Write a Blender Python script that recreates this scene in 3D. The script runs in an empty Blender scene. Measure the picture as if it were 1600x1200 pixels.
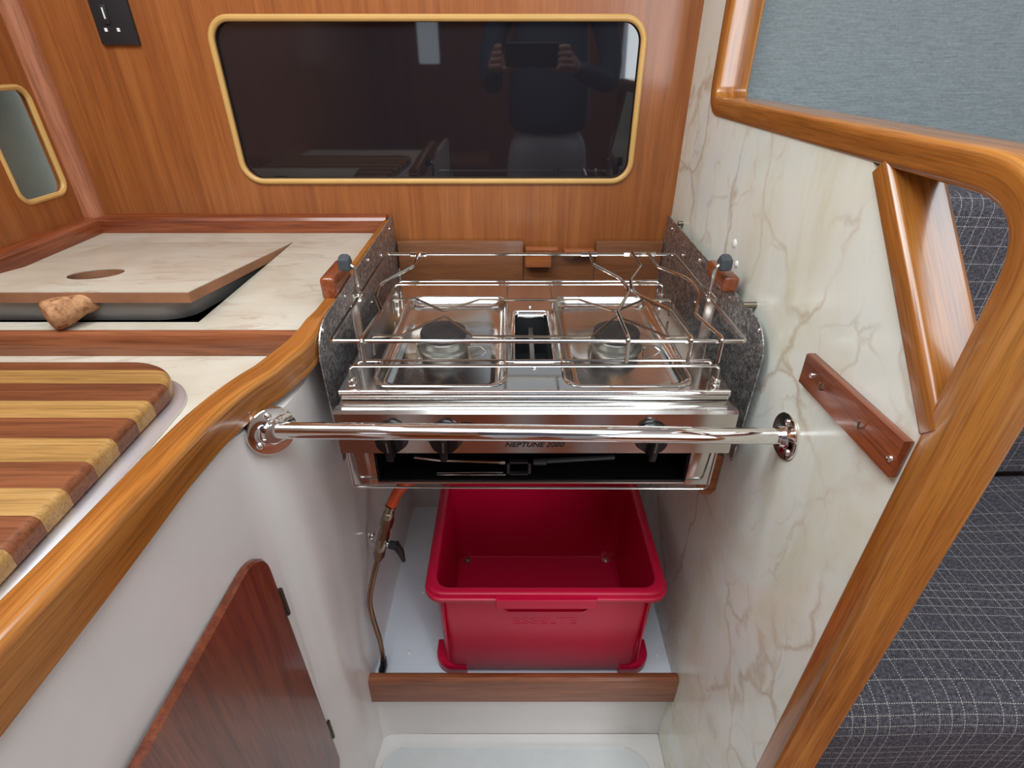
import bpy, bmesh, math, random
from mathutils import Vector, Matrix
random.seed(4)
PI = math.pi
SC = bpy.context.scene
COL = SC.collection
CZ = 1.21                      # eye height above the cabin sole

# ------------------------------------------------------------------ camera, world, light, exposure
cd = bpy.data.cameras.new('camera'); cam = bpy.data.objects.new('camera', cd); COL.objects.link(cam)
cam.location = (0, 0, CZ); cam.rotation_euler = (math.radians(90-31.4), 0, 0)
cd.lens = 835/1600*36; cd.sensor_width = 36; cd.clip_start = 0.01
SC.camera = cam
SC.view_settings.view_transform = 'Standard'; SC.view_settings.look = 'None'
SC.view_settings.gamma = 1; SC.view_settings.use_curve_mapping = False
SC.view_settings.exposure = 0.32
W = bpy.data.worlds.new('daylight'); SC.world = W; W.use_nodes = True
W.node_tree.nodes['Background'].inputs[0].default_value = (0.80, 0.90, 1.0, 1)
W.node_tree.nodes['Background'].inputs[1].default_value = 1.6

def area(name, loc, rot, sx, sy, power, col=(1, 1, 1)):
    l = bpy.data.lights.new(name, 'AREA'); l.shape = 'RECTANGLE'; l.size = sx; l.size_y = sy
    l.energy = power; l.color = col
    o = bpy.data.objects.new(name, l); COL.objects.link(o); o.location = loc; o.rotation_euler = rot
    return o
R = math.radians
area('hatch_daylight', (0.10, -0.05, 1.90), (R(4), 0, 0), 0.80, 0.80, 9.0, (0.86, 0.95, 1.0))
area('companionway_daylight', (0.90, -1.40, 1.35), (R(84), 0, R(28)), 0.55, 1.0, 11, (0.90, 0.96, 1.0))
area('saloon_daylight', (1.15, 0.10, 1.90), (0, 0, 0), 0.6, 0.6, 4.2, (0.90, 0.96, 1.0))
area('galley_fill', (-0.50, 0.35, 1.90), (0, R(-12), 0), 0.5, 0.5, 7.5, (0.90, 0.98, 1.0))  # added fill under the ceiling, brightens the marble wall and worktop

# ------------------------------------------------------------------ node helpers / materials
def newmat(name):
    m = bpy.data.materials.new(name); m.use_nodes = True
    return m, m.node_tree.nodes, m.node_tree.links, m.node_tree.nodes['Principled BSDF']
def node(N, t, **kw):
    n = N.new(t)
    for k, v in kw.items(): setattr(n, k, v)
    return n
def ramp(N, stops, interp='LINEAR'):
    r = N.new('ShaderNodeValToRGB'); cr = r.color_ramp; cr.interpolation = interp
    while len(cr.elements) < len(stops): cr.elements.new(0.5)
    for e, (p, c) in zip(cr.elements, stops):
        e.position = p; e.color = (*c, 1) if len(c) == 3 else c
    return r
def mth(N, L, op, a, b=None, c=None):
    n = N.new('ShaderNodeMath'); n.operation = op
    for i, v in enumerate((a, b, c)):
        if v is None: continue
        if isinstance(v, (int, float)): n.inputs[i].default_value = v
        else: L.new(v, n.inputs[i])
    return n.outputs[0]
def mixc(N, L, f, a, b, mode='MIX'):
    n = N.new('ShaderNodeMix'); n.data_type = 'RGBA'; n.blend_type = mode
    for i, v in ((0, f), (6, a), (7, b)):
        if isinstance(v, (int, float)): n.inputs[i].default_value = v
        elif isinstance(v, tuple): n.inputs[i].default_value = (*v, 1)
        else: L.new(v, n.inputs[i])
    return n.outputs[2]
def bump(N, L, h, s, dist, P):
    b = N.new('ShaderNodeBump'); b.inputs['Strength'].default_value = s; b.inputs['Distance'].default_value = dist
    L.new(h, b.inputs['Height']); L.new(b.outputs[0], P.inputs['Normal'])
def coords(N, L, kind, scale):
    tc = N.new('ShaderNodeTexCoord'); mp = N.new('ShaderNodeMapping'); mp.inputs['Scale'].default_value = scale
    L.new(tc.outputs[kind], mp.inputs[0]); return mp.outputs[0], tc.outputs[kind]
def noise(N, L, v, scale, detail=4, rough=.6, dist=0.0):
    n = N.new('ShaderNodeTexNoise'); n.inputs['Scale'].default_value = scale; n.inputs['Detail'].default_value = detail
    n.inputs['Roughness'].default_value = rough; n.inputs['Distortion'].default_value = dist
    L.new(v, n.inputs['Vector']); return n.outputs['Fac']

def wood(name, dark, mid, light, axis='X', kind='Object', fine=1.0, rough=.28, coat=.5, spread=1.0, pore=.35):
    m, N, L, P = newmat(name)
    lo, hi = 3.0*spread, 42.0*fine
    sc = {'X': (lo, hi, hi), 'Y': (hi, lo, hi), 'Z': (hi, hi, lo)}[axis]
    v, raw = coords(N, L, kind, sc)
    a = noise(N, L, v, 1.0, 5, .62, .9)
    sc2 = {'X': (14, 420, 420), 'Y': (420, 14, 420), 'Z': (420, 420, 14)}[axis]
    v2, _ = coords(N, L, kind, sc2)
    b = noise(N, L, v2, 1.0, 3, .6)
    v3, _ = coords(N, L, kind, (3.5, 3.5, 3.5))
    c = noise(N, L, v3, 1.0, 2, .5)
    r = ramp(N, [(.30, dark), (.50, mid), (.70, light)])
    L.new(mth(N, L, 'ADD', mth(N, L, 'MULTIPLY', a, .75), mth(N, L, 'MULTIPLY', c, .25)), r.inputs[0])
    pr = ramp(N, [(.36, (1-pore, 1-pore, 1-pore)), (.52, (1, 1, 1))]); L.new(b, pr.inputs[0])
    L.new(mixc(N, L, 1.0, r.outputs[0], pr.outputs[0], 'MULTIPLY'), P.inputs['Base Color'])
    P.inputs['Roughness'].default_value = rough
    P.inputs['Coat Weight'].default_value = coat; P.inputs['Coat Roughness'].default_value = .13
    bump(N, L, b, .12, .0006, P)
    return m
def plain(name, col, rough=.4, metal=0.0, coat=0.0, spec=.5, nscale=0, nstr=.1, cvar=0.0):
    m, N, L, P = newmat(name)
    P.inputs['Roughness'].default_value = rough; P.inputs['Metallic'].default_value = metal
    P.inputs['Coat Weight'].default_value = coat; P.inputs['Specular IOR Level'].default_value = spec
    v, raw = coords(N, L, 'Object', (1, 1, 1))
    if cvar:
        n = noise(N, L, v, 9.0, 4, .6)
        r = ramp(N, [(.3, tuple(x*(1-cvar) for x in col)), (.7, tuple(min(1, x*(1+cvar)) for x in col))])
        L.new(n, r.inputs[0]); L.new(r.outputs[0], P.inputs['Base Color'])
    else: P.inputs['Base Color'].default_value = (*col, 1)
    if nscale: bump(N, L, noise(N, L, v, nscale, 3, .6), nstr, .001, P)
    return m

M = {}
M['bulkhead'] = wood('bulkhead_veneer', (.22, .064, .016), (.31, .096, .024), (.39, .135, .036), 'Z', fine=1.6, rough=.36, coat=.18, spread=.7, pore=.16)
M['bulkhead_y'] = M['bulkhead']
M['teak_red'] = wood('red_teak', (.11, .022, .008), (.25, .058, .018), (.38, .11, .035), 'X', fine=1.5, rough=.3)
M['teak_red_y'] = wood('red_teak_y', (.11, .022, .008), (.25, .058, .018), (.38, .11, .035), 'Y', fine=1.5, rough=.3)
M['teak_uv'] = wood('varnished_teak', (.17, .052, .009), (.36, .125, .022), (.50, .215, .046), 'X', kind='UV', fine=1.1, rough=.24, coat=.6, spread=.8, pore=.30)
M['teak_x'] = wood('varnished_teak_x', (.20, .050, .014), (.36, .105, .03), (.48, .17, .05), 'X', fine=1.3, rough=.28)
M['strip_wood'] = wood('brown_teak', (.15, .04, .015), (.27, .085, .034), (.38, .135, .055), 'X', fine=1.3, rough=.34, coat=.3)
M['panel_veneer'] = wood('dull_veneer', (.13, .045, .016), (.21, .076, .028), (.28, .115, .045), 'X', fine=1.0, rough=.42, coat=.2, pore=.2)
M['door_wood'] = wood('cupboard_teak', (.10, .018, .008), (.19, .042, .017), (.29, .078, .030), 'Z', fine=1.2, rough=.3, coat=.4)
M['board_dark'] = wood('board_walnut', (.09, .026, .011), (.18, .056, .022), (.27, .092, .036), 'X', fine=1.6, rough=.36, coat=.25)
M['board_light'] = wood('board_maple', (.23, .11, .030), (.38, .205, .062), (.49, .285, .10), 'X', fine=1.4, rough=.36, coat=.25, pore=.3)
M['chipboard'] = plain('chipboard_edge', (.26, .115, .055), .7, nscale=300, nstr=.3, cvar=.35)
M['rim'] = plain('yellow_piping', (.60, .35, .11), .45, cvar=.06)
M['white'] = plain('gelcoat_white', (.74, .70, .67), .22, spec=.5, nscale=6, nstr=.06, cvar=.03)
M['white_shelf'] = plain('painted_shelf', (.72, .76, .82), .3, spec=.5, nscale=25, nstr=.1, cvar=.04)
M['nonskid'] = plain('nonskid', (.66, .67, .66), .7, nscale=420, nstr=.7, cvar=.05)
M['ceiling'] = plain('headliner', (.78, .77, .74), .7)
M['steel'] = plain('polished_steel', (.66, .64, .62), .15, 1.0, nscale=8, nstr=.012)
M['steel_soft'] = plain('satin_steel', (.62, .60, .57), .27, 1.0, nscale=30, nstr=.05, cvar=.06)
M['chrome'] = plain('chrome', (.84, .83, .82), .06, 1.0)
M['wire'] = plain('bright_wire', (.58, .555, .53), .14, 1.0)
M['wire_dark'] = plain('heat_darkened_wire', (.30, .25, .20), .28, 1.0, cvar=.3)
M['black'] = plain('black_enamel', (.006, .006, .007), .22)
M['black_matte'] = plain('black_iron', (.022, .020, .020), .5, nscale=120, nstr=.15)
M['cast'] = plain('cast_alloy', (.20, .19, .17), .4, .8, nscale=60, nstr=.1, cvar=.2)
M['knob_grey'] = plain('grey_rubber', (.055, .065, .075), .45)
M['socket'] = plain('black_plastic', (.020, .022, .026), .35)
M['whiteplastic'] = plain('white_plastic', (.85, .85, .83), .35)
M['crate'] = plain('crimson_plastic', (.54, .002, .038), .33, spec=.45, nscale=260, nstr=.12)
M['hose'] = plain('orange_hose', (.62, .07, .015), .45, nscale=200, nstr=.2)
M['brass'] = plain('tarnished_brass', (.36, .31, .24), .28, 1.0, cvar=.2)
M['copper'] = plain('tarnished_copper', (.30, .20, .13), .32, 1.0, cvar=.3)
M['hinge'] = plain('bronze_hinge', (.06, .045, .03), .4, .7)
M['blackrubber'] = plain('black_rubber', (.012, .013, .016), .4)
M['ins'] = plain('grey_foam_tub', (.30, .30, .29), .45, nscale=40, nstr=.08, cvar=.06)
M['ink'] = plain('black_print', (.008, .007, .007), .5)
M['void'] = plain('dark_locker', (.012, .012, .013), .6)
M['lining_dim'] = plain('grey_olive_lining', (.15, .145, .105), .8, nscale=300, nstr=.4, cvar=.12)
M['jersey'] = plain('navy_jersey', (.045, .055, .095), .8, nscale=200, nstr=.3)
M['trousers'] = plain('grey_trousers', (.62, .62, .66), .8, nscale=120, nstr=.3)
M['skin'] = plain('skin', (.62, .36, .27), .5)
M['hair'] = plain('grey_hair', (.10, .09, .08), .7)
M['phone'] = plain('phone_black', (.02, .02, .022), .25)

def mat_glass():
    m, N, L, P = newmat('dark_acrylic')
    P.inputs['Base Color'].default_value = (.012, .011, .014, 1); P.inputs['Roughness'].default_value = .03
    P.inputs['IOR'].default_value = 1.62
    return m
M['glass'] = mat_glass()

def mat_hammered():
    m, N, L, P = newmat('stucco_aluminium')
    v, _ = coords(N, L, 'Object', (1, 1, 1))
    a = noise(N, L, v, 135, 2, .5, 1.5)
    r = ramp(N, [(.36, (.20, .20, .205)), (.50, (.40, .40, .405)), (.66, (.74, .74, .74))]); L.new(a, r.inputs[0])
    L.new(r.outputs[0], P.inputs['Base Color'])
    P.inputs['Metallic'].default_value = .85; P.inputs['Roughness'].default_value = .36
    bump(N, L, a, .55, .0015, P)
    return m
M['hammered'] = mat_hammered()

def mat_marble_wall():
    m, N, L, P = newmat('cream_marble_laminate')
    v, raw = coords(N, L, 'Object', (1, 1, .85))
    base = noise(N, L, v, 5.0, 6, .6, .6)
    br = ramp(N, [(.28, (.69, .68, .54)), (.42, (.77, .78, .68)), (.56, (.80, .84, .78)), (.74, (.72, .79, .79))]); L.new(base, br.inputs[0])
    v2, _ = coords(N, L, 'Object', (6, 6, 3.2)); st = noise(N, L, v2, 1.5, 4, .6, 1.0)
    sr = ramp(N, [(.36, (.90, .88, .77)), (.52, (1, 1, 1))]); L.new(st, sr.inputs[0])
    col = mixc(N, L, .6, br.outputs[0], sr.outputs[0], 'MULTIPLY')
    nd = node(N, 'ShaderNodeTexNoise'); nd.inputs['Scale'].default_value = 9; nd.inputs['Detail'].default_value = 5
    L.new(raw, nd.inputs['Vector'])
    mp = node(N, 'ShaderNodeVectorMath', operation='MULTIPLY_ADD'); L.new(nd.outputs['Color'], mp.inputs[0])
    mp.inputs[1].default_value = (.13, .13, .13); L.new(raw, mp.inputs[2])
    def veins(scale, w, stretch):
        sc = node(N, 'ShaderNodeMapping'); sc.inputs['Scale'].default_value = stretch; sc.inputs['Rotation'].default_value = (.5, 0, 0)
        L.new(mp.outputs[0], sc.inputs[0])
        vo = node(N, 'ShaderNodeTexVoronoi', feature='DISTANCE_TO_EDGE'); vo.inputs['Scale'].default_value = scale
        L.new(sc.outputs[0], vo.inputs['Vector'])
        return ramp_out(vo.outputs['Distance'], w)
    def ramp_out(s, w):
        r = ramp(N, [(0, (1, 1, 1)), (w*.35, (.6, .6, .6)), (w, (0, 0, 0))]); L.new(s, r.inputs[0]); return r.outputs[0]
    msk = noise(N, L, raw, 4.5, 3, .6); mr = ramp(N, [(.40, (0, 0, 0)), (.58, (1, 1, 1))]); L.new(msk, mr.inputs[0])
    a = mth(N, L, 'MULTIPLY', veins(4.6, .030, (1, 1.15, .85)), mr.outputs[0])
    msk2 = noise(N, L, raw, 7.5, 3, .6, 1); mr2 = ramp(N, [(.48, (0, 0, 0)), (.62, (1, 1, 1))]); L.new(msk2, mr2.inputs[0])
    b = mth(N, L, 'MULTIPLY', veins(11, .040, (1, 1.2, .8)), mr2.outputs[0])
    col = mixc(N, L, mth(N, L, 'MULTIPLY', a, .60), col, (.48, .34, .20))
    col = mixc(N, L, mth(N, L, 'MULTIPLY', b, .38), col, (.46, .38, .28))
    halo = ramp_out
    L.new(col, P.inputs['Base Color']); P.inputs['Roughness'].default_value = .2
    bump(N, L, base, .05, .001, P)
    return m
M['marble_wall'] = mat_marble_wall()

def mat_marble_top():
    m, N, L, P = newmat('beige_marble_laminate')
    v, raw = coords(N, L, 'Object', (1, 1, 1))
    base = noise(N, L, v, 8.0, 4, .6, .5)
    br = ramp(N, [(.3, (.47, .40, .31)), (.5, (.54, .48, .39)), (.72, (.58, .54, .46))]); L.new(base, br.inputs[0])
    mpv = node(N, 'ShaderNodeMapping'); mpv.inputs['Rotation'].default_value = (0, 0, -.45); mpv.inputs['Scale'].default_value = (3.2, 16, 4)
    L.new(raw, mpv.inputs[0])
    st = noise(N, L, mpv.outputs[0], 1.7, 5, .55, .9)
    sub = mth(N, L, 'ABSOLUTE', mth(N, L, 'SUBTRACT', st, .5))
    vr = ramp(N, [(0, (1, 1, 1)), (.008, (.7, .7, .7)), (.030, (0, 0, 0))]); L.new(sub, vr.inputs[0])
    mk = noise(N, L, raw, 10, 2, .5); mkr = ramp(N, [(.4, (.1, .1, .1)), (.6, (1, 1, 1))]); L.new(mk, mkr.inputs[0])
    f = mth(N, L, 'MULTIPLY', mth(N, L, 'MULTIPLY', vr.outputs[0], mkr.outputs[0]), .6)
    L.new(mixc(N, L, f, br.outputs[0], (.36, .25, .18)), P.inputs['Base Color'])
    P.inputs['Roughness'].default_value = .3
    return m
M['marble_top'] = mat_marble_top()

def mat_felt():
    m, N, L, P = newmat('grey_felt_lining')
    v, raw = coords(N, L, 'Object', (22, 22, 260)); a = noise(N, L, v, 1.6, 4, .65)
    v2, _ = coords(N, L, 'Object', (90, 90, 160)); b = noise(N, L, v2, 2, 3, .7)
    r = ramp(N, [(.30, (.135, .158, .163)), (.70, (.245, .280, .285))])
    L.new(mth(N, L, 'ADD', mth(N, L, 'MULTIPLY', a, .55), mth(N, L, 'MULTIPLY', b, .45)), r.inputs[0])
    L.new(r.outputs[0], P.inputs['Base Color']); P.inputs['Roughness'].default_value = .95
    P.inputs['Specular IOR Level'].default_value = .1
    bump(N, L, b, .4, .002, P)
    return m
M['felt'] = mat_felt()

def mat_tweed():
    m, N, L, P = newmat('charcoal_check_tweed')
    tc = node(N, 'ShaderNodeTexCoord'); sp = node(N, 'ShaderNodeSeparateXYZ'); L.new(tc.outputs['UV'], sp.inputs[0])
    nz = node(N, 'ShaderNodeTexNoise'); nz.inputs['Scale'].default_value = 260; nz.inputs['Detail'].default_value = 3
    L.new(tc.outputs['UV'], nz.inputs['Vector'])
    base = ramp(N, [(.3, (.030, .027, .034)), (.5, (.060, .055, .064)), (.72, (.115, .107, .12))]); L.new(nz.outputs['Fac'], base.inputs[0])
    def lines(u, v, s, w, keep, seed):
        q = mth(N, L, 'ADD', mth(N, L, 'DIVIDE', u, s), seed)
        cell = mth(N, L, 'FLOOR', q)
        wn = node(N, 'ShaderNodeTexWhiteNoise', noise_dimensions='1D'); L.new(cell, wn.inputs['W'])
        pres = mth(N, L, 'LESS_THAN', wn.outputs['Value'], keep)
        d = mth(N, L, 'ABSOLUTE', mth(N, L, 'SUBTRACT', mth(N, L, 'FRACT', q), .5))
        ln = mth(N, L, 'LESS_THAN', d, w)
        dash = mth(N, L, 'GREATER_THAN', mth(N, L, 'SINE', mth(N, L, 'ADD', mth(N, L, 'MULTIPLY', v, 2100), mth(N, L, 'MULTIPLY', cell, 2.1))), -.1)
        return mth(N, L, 'MULTIPLY', mth(N, L, 'MULTIPLY', pres, ln), dash)
    a = lines(sp.outputs[0], sp.outputs[1], .0150, .036, .58, .3)
    b = lines(sp.outputs[1], sp.outputs[0], .0125, .040, .55, .7)
    f = mth(N, L, 'MULTIPLY', mth(N, L, 'MAXIMUM', a, b), .75)
    L.new(mixc(N, L, f, base.outputs[0], (.48, .44, .40)), P.inputs['Base Color'])
    P.inputs['Roughness'].default_value = .9; P.inputs['Specular IOR Level'].default_value = .15
    bump(N, L, nz.outputs['Fac'], .5, .0012, P)
    return m
M['tweed'] = mat_tweed()

def mat_cork():
    m, N, L, P = newmat('cork')
    v, raw = coords(N, L, 'Object', (1, 1, 1))
    a = noise(N, L, v, 120, 4, .6); b = node(N, 'ShaderNodeTexVoronoi'); b.inputs['Scale'].default_value = 170; L.new(raw, b.inputs['Vector'])
    r = ramp(N, [(.33, (.17, .065, .025)), (.46, (.37, .175, .075)), (.7, (.52, .28, .135))]); L.new(a, r.inputs[0])
    r2 = ramp(N, [(.0, (.55, .5, .45)), (.35, (1, 1, 1))]); L.new(b.outputs['Distance'], r2.inputs[0])
    L.new(mixc(N, L, .8, r.outputs[0], r2.outputs[0], 'MULTIPLY'), P.inputs['Base Color']); P.inputs['Roughness'].default_value = .75
    bump(N, L, a, .6, .002, P)
    return m
M['cork'] = mat_cork()

# ------------------------------------------------------------------ object helpers
def thing(name, label, cat, loc=(0, 0, 0), group=None):
    o = bpy.data.objects.new(name, None); COL.objects.link(o); o.location = loc; o.empty_display_size = .02
    o['label'] = label; o['category'] = cat
    if group: o['group'] = group
    return o
def root_loc(p):
    v = Vector((0, 0, 0))
    while p is not None: v += Vector(p.location); p = p.parent
    return v
def obj(name, bm, mat, parent=None, loc=None, smooth=35, label=None, calc=True):
    """link a bmesh built in world coordinates as one object; loc = its origin when it is top-level"""
    if calc: bmesh.ops.recalc_face_normals(bm, faces=bm.faces[:])
    off = root_loc(parent) if parent is not None else Vector(loc or (0, 0, 0))
    bmesh.ops.translate(bm, verts=bm.verts[:], vec=-off)
    me = bpy.data.meshes.new(name); bm.to_mesh(me); bm.free()
    if smooth:
        for p in me.polygons: p.use_smooth = True
        me.set_sharp_from_angle(angle=R(smooth))
    me.materials.append(M[mat] if isinstance(mat, str) else mat)
    o = bpy.data.objects.new(name, me); COL.objects.link(o)
    if parent is not None: o.parent = parent
    else: o.location = off
    if label: o['label'] = label
    return o
def tag(o, label, cat, group=None):
    o['label'] = label; o['category'] = cat
    if group: o['group'] = group
    return o
def struct(o): o['kind'] = 'structure'; return o

def bx(x0, x1, y0, y1, z0, z1, bev=0.0, seg=2, bm=None):
    b = bmesh.new()
    bmesh.ops.create_cube(b, size=1)
    for v in b.verts: v.co = ((x0+x1)/2+v.co.x*(x1-x0), (y0+y1)/2+v.co.y*(y1-y0), (z0+z1)/2+v.co.z*(z1-z0))
    if bev: bmesh.ops.bevel(b, geom=b.edges[:], offset=bev, segments=seg, profile=.5, affect='EDGES')
    return merge(bm, b)
def merge(bm, b):
    if bm is None: return b
    me = bpy.data.meshes.new('tmp'); b.to_mesh(me); b.free(); bm.from_mesh(me); bpy.data.meshes.remove(me); return bm
def fillet(pts, r, n=5):
    pts = [Vector(p) for p in pts]; out = [pts[0]]
    for i in range(1, len(pts)-1):
        p, a, b = pts[i], pts[i-1]-pts[i], pts[i+1]-pts[i]
        rr = r[i] if isinstance(r, (list, tuple)) else r
        ang = a.angle(b)
        if rr <= 0 or ang > PI-.02: out.append(p); continue
        t = min(rr/math.tan(ang/2), a.length*.49, b.length*.49)
        p0, p1 = p+a.normalized()*t, p+b.normalized()*t
        for k in range(n+1):
            s = k/n; out.append((1-s)**2*p0+2*s*(1-s)*p+s*s*p1)
    out.append(pts[-1]); return out
def spline(pts, n=6):
    P = [Vector(p) for p in pts]; out = []
    for i in range(len(P)-1):
        p0, p1, p2, p3 = P[max(i-1, 0)], P[i], P[i+1], P[min(i+2, len(P)-1)]
        for k in range(n):
            t = k/n
            out.append(.5*((2*p1)+(p2-p0)*t+(2*p0-5*p1+4*p2-p3)*t*t+(3*p1-p0-3*p2+p3)*t**3))
    out.append(P[-1]); return out
def tube(pts, r, seg=10, closed=False, bm=None, caps=True):
    b = bmesh.new(); pts = [Vector(p) for p in pts]; n = len(pts); rings = []
    up = None
    for i, p in enumerate(pts):
        if closed: t = (pts[(i+1) % n]-pts[i-1]).normalized()
        else: t = (pts[min(i+1, n-1)]-pts[max(i-1, 0)]).normalized()
        if up is None:
            up = Vector((0, 0, 1)) if abs(t.z) < .9 else Vector((0, 1, 0))
        s = t.cross(up).normalized(); up = s.cross(t).normalized()
        rr = r[i] if isinstance(r, (list, tuple)) else r
        rings.append([b.verts.new(p+s*math.cos(2*PI*k/seg)*rr+up*math.sin(2*PI*k/seg)*rr) for k in range(seg)])
    m = n if closed else n-1
    for i in range(m):
        A, B = rings[i], rings[(i+1) % n]
        for k in range(seg): b.faces.new((A[k], A[(k+1) % seg], B[(k+1) % seg], B[k]))
    if caps and not closed: b.faces.new(rings[0][::-1]); b.faces.new(rings[-1])
    return merge(bm, b)
def lathe(profile, o, axis, seg=24, bm=None):
    """profile [(r, t)] turned about AXIS through O"""
    b = bmesh.new(); o = Vector(o); ax = Vector(axis).normalized()
    s = ax.cross(Vector((0, 0, 1)) if abs(ax.z) < .9 else Vector((0, 1, 0))).normalized(); u = s.cross(ax)
    rings = []
    for r, t in profile:
        if r < 1e-6: rings.append([b.verts.new(o+ax*t)])
        else: rings.append([b.verts.new(o+ax*t+s*math.cos(2*PI*k/seg)*r+u*math.sin(2*PI*k/seg)*r) for k in range(seg)])
    for A, B in zip(rings, rings[1:]):
        for k in range(seg):
            q = [A[k % len(A)], A[(k+1) % len(A)], B[(k+1) % len(B)], B[k % len(B)]]
            q2 = []
            for v in q:
                if v not in q2: q2.append(v)
            if len(q2) > 2: b.faces.new(q2)
    for A in (rings[0], rings[-1]):
        if len(A) > 2: b.faces.new(A)
    return merge(bm, b)
def prism(poly, plane, t0, t1, bev=0.0, seg=2, bm=None):
    """poly of 2D points; plane 'yz' extrudes along x, 'xz' along y, 'xy' along z"""
    b = bmesh.new()
    def P(p, t): return {'yz': (t, p[0], p[1]), 'xz': (p[0], t, p[1]), 'xy': (p[0], p[1], t)}[plane]
    A = [b.verts.new(P(p, t0)) for p in poly]; B = [b.verts.new(P(p, t1)) for p in poly]
    n = len(poly); b.faces.new(A); b.faces.new(B[::-1])
    for i in range(n): b.faces.new((A[i], A[(i+1) % n], B[(i+1) % n], B[i]))
    if bev:
        es = [e for e in b.edges if (e.verts[0] in A) == (e.verts[1] in A)]
        bmesh.ops.bevel(b, geom=es, offset=bev, segments=seg, profile=.5, affect='EDGES')
    return merge(bm, b)
def rr2(x0, x1, y0, y1, r, n=6):
    """rounded rectangle; r one radius or four (x1y1, x0y1, x0y0, x1y0)"""
    r = r if isinstance(r, (list, tuple)) else [r]*4; out = []
    for (cx, cy, a0), q in zip(((x1, y1, 0), (x0, y1, 90), (x0, y0, 180), (x1, y0, 270)), r):
        ccx = cx-q if cx == x1 else cx+q; ccy = cy-q if cy == y1 else cy+q
        for k in range(n+1):
            a = R(a0+90*k/n); out.append((ccx+q*math.cos(a), ccy+q*math.sin(a)))
    return out
def loft(rings, cap0=True, cap1=True, bm=None):
    b = bmesh.new(); V = [[b.verts.new(p) for p in r] for r in rings]; n = len(rings[0])
    for A, B in zip(V, V[1:]):
        for k in range(n): b.faces.new((A[k], A[(k+1) % n], B[(k+1) % n], B[k]))
    if cap0: b.faces.new(V[0][::-1])
    if cap1: b.faces.new(V[-1])
    return merge(bm, b)
def plate_holes(outer, holes, to3, thick, bm=None):
    """flat plate with holes: outer / holes lists of 2D points, to3(p, t) -> xyz; walls round every loop"""
    b = bmesh.new()
    loops = [outer]+holes; es = []; lv = []
    for lp in loops:
        vs = [b.verts.new(to3(p, 0)) for p in lp]; lv.append(vs)
        for i in range(len(vs)): es.append(b.edges.new((vs[i], vs[(i+1) % len(vs)])))
    bmesh.ops.triangle_fill(b, use_beauty=True, edges=es)
    if thick:
        for lp, vs in zip(loops, lv):
            ws = [b.verts.new(to3(p, 1)) for p in lp]; n = len(vs)
            for i in range(n): b.faces.new((vs[i], vs[(i+1) % n], ws[(i+1) % n], ws[i]))
    return merge(bm, b)
def sweep_uv(name, path, section, mat, parent, nrm, loc=None, label=None, smooth=40):
    """sweep a closed 2D section (a along NRM(i), c along the binormal) and give it UVs in metres"""
    b = bmesh.new(); uvl = b.loops.layers.uv.new('UVMap'); P = [Vector(p) for p in path]; n = len(P)
    s = [0]
    for i in range(1, n): s.append(s[-1]+(P[i]-P[i-1]).length)
    per = [0]; m = len(section(0))
    sec0 = section(0)
    for k in range(m): per.append(per[-1]+(Vector(sec0[(k+1) % m])-Vector(sec0[k])).length)
    rings = []
    for i, p in enumerate(P):
        t = (P[min(i+1, n-1)]-P[max(i-1, 0)]).normalized(); nv = Vector(nrm); side = t.cross(nv).normalized()
        sc = section(i/(n-1))
        rings.append([b.verts.new(p+side*a+nv*c) for a, c in sc])
    for i in range(n-1):
        for k in range(m):
            f = b.faces.new((rings[i][k], rings[i][(k+1) % m], rings[i+1][(k+1) % m], rings[i+1][k]))
            for l, (uu, vv) in zip(f.loops, ((s[i], per[k]), (s[i], per[k+1]), (s[i+1], per[k+1]), (s[i+1], per[k]))):
                l[uvl].uv = (uu, vv)
    b.faces.new(rings[0][::-1]); b.faces.new(rings[-1])
    return obj(name, b, mat, parent, loc=loc, label=label, smooth=smooth)
def zz(h): return CZ-h
def text_bm(body, size, M4, extrude=.0002, shear=0.0, bold=0.0):
    c = bpy.data.curves.new('lettering', 'FONT'); c.body = body; c.size = size; c.extrude = extrude; c.shear = shear; c.offset = bold
    c.align_x = 'CENTER'; c.align_y = 'CENTER'; c.resolution_u = 3
    o = bpy.data.objects.new('lettering', c); COL.objects.link(o)
    dg = bpy.context.evaluated_depsgraph_get(); me = bpy.data.meshes.new_from_object(o.evaluated_get(dg))
    b = bmesh.new(); b.from_mesh(me); bmesh.ops.transform(b, matrix=M4, verts=b.verts[:])
    bpy.data.objects.remove(o); bpy.data.curves.remove(c); bpy.data.meshes.remove(me)
    return b
def screw_head(p, axis, r=.004, bm=None):
    b = lathe([(r*1.0, 0), (r, .3*r), (r*.8, .62*r), (r*.45, .8*r), (0, .84*r)], p, axis, 12)
    # cross slot as a raised shadow line cut: small sunk disc
    return merge(bm, b)

# ------------------------------------------------------------------ SETTING
struct(obj('floor', bx(-1.0, 2.0, -1.8, 1.10, -.05, 0), 'teak_red_y', loc=(0, 0, 0)))
# moulded tread with a non-skid panel in front of the cooker recess
pad = []
for dz, ins in ((0, 0), (.004, 0)):
    pad.append([(x, y, dz) for x, y in rr2(-.300+ins*.2, .3045-ins*.2, .18, .572, .004)])
t_ = struct(obj('trim_1', loft(pad, False, True), 'white', loc=(0, .5, 0)))
obj('nonskid_panel', prism(rr2(-.262, .274, .20, .545, [.05, .05, .03, .03]), 'xy', .004, .012, .003, 2), 'nonskid', t_)

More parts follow.
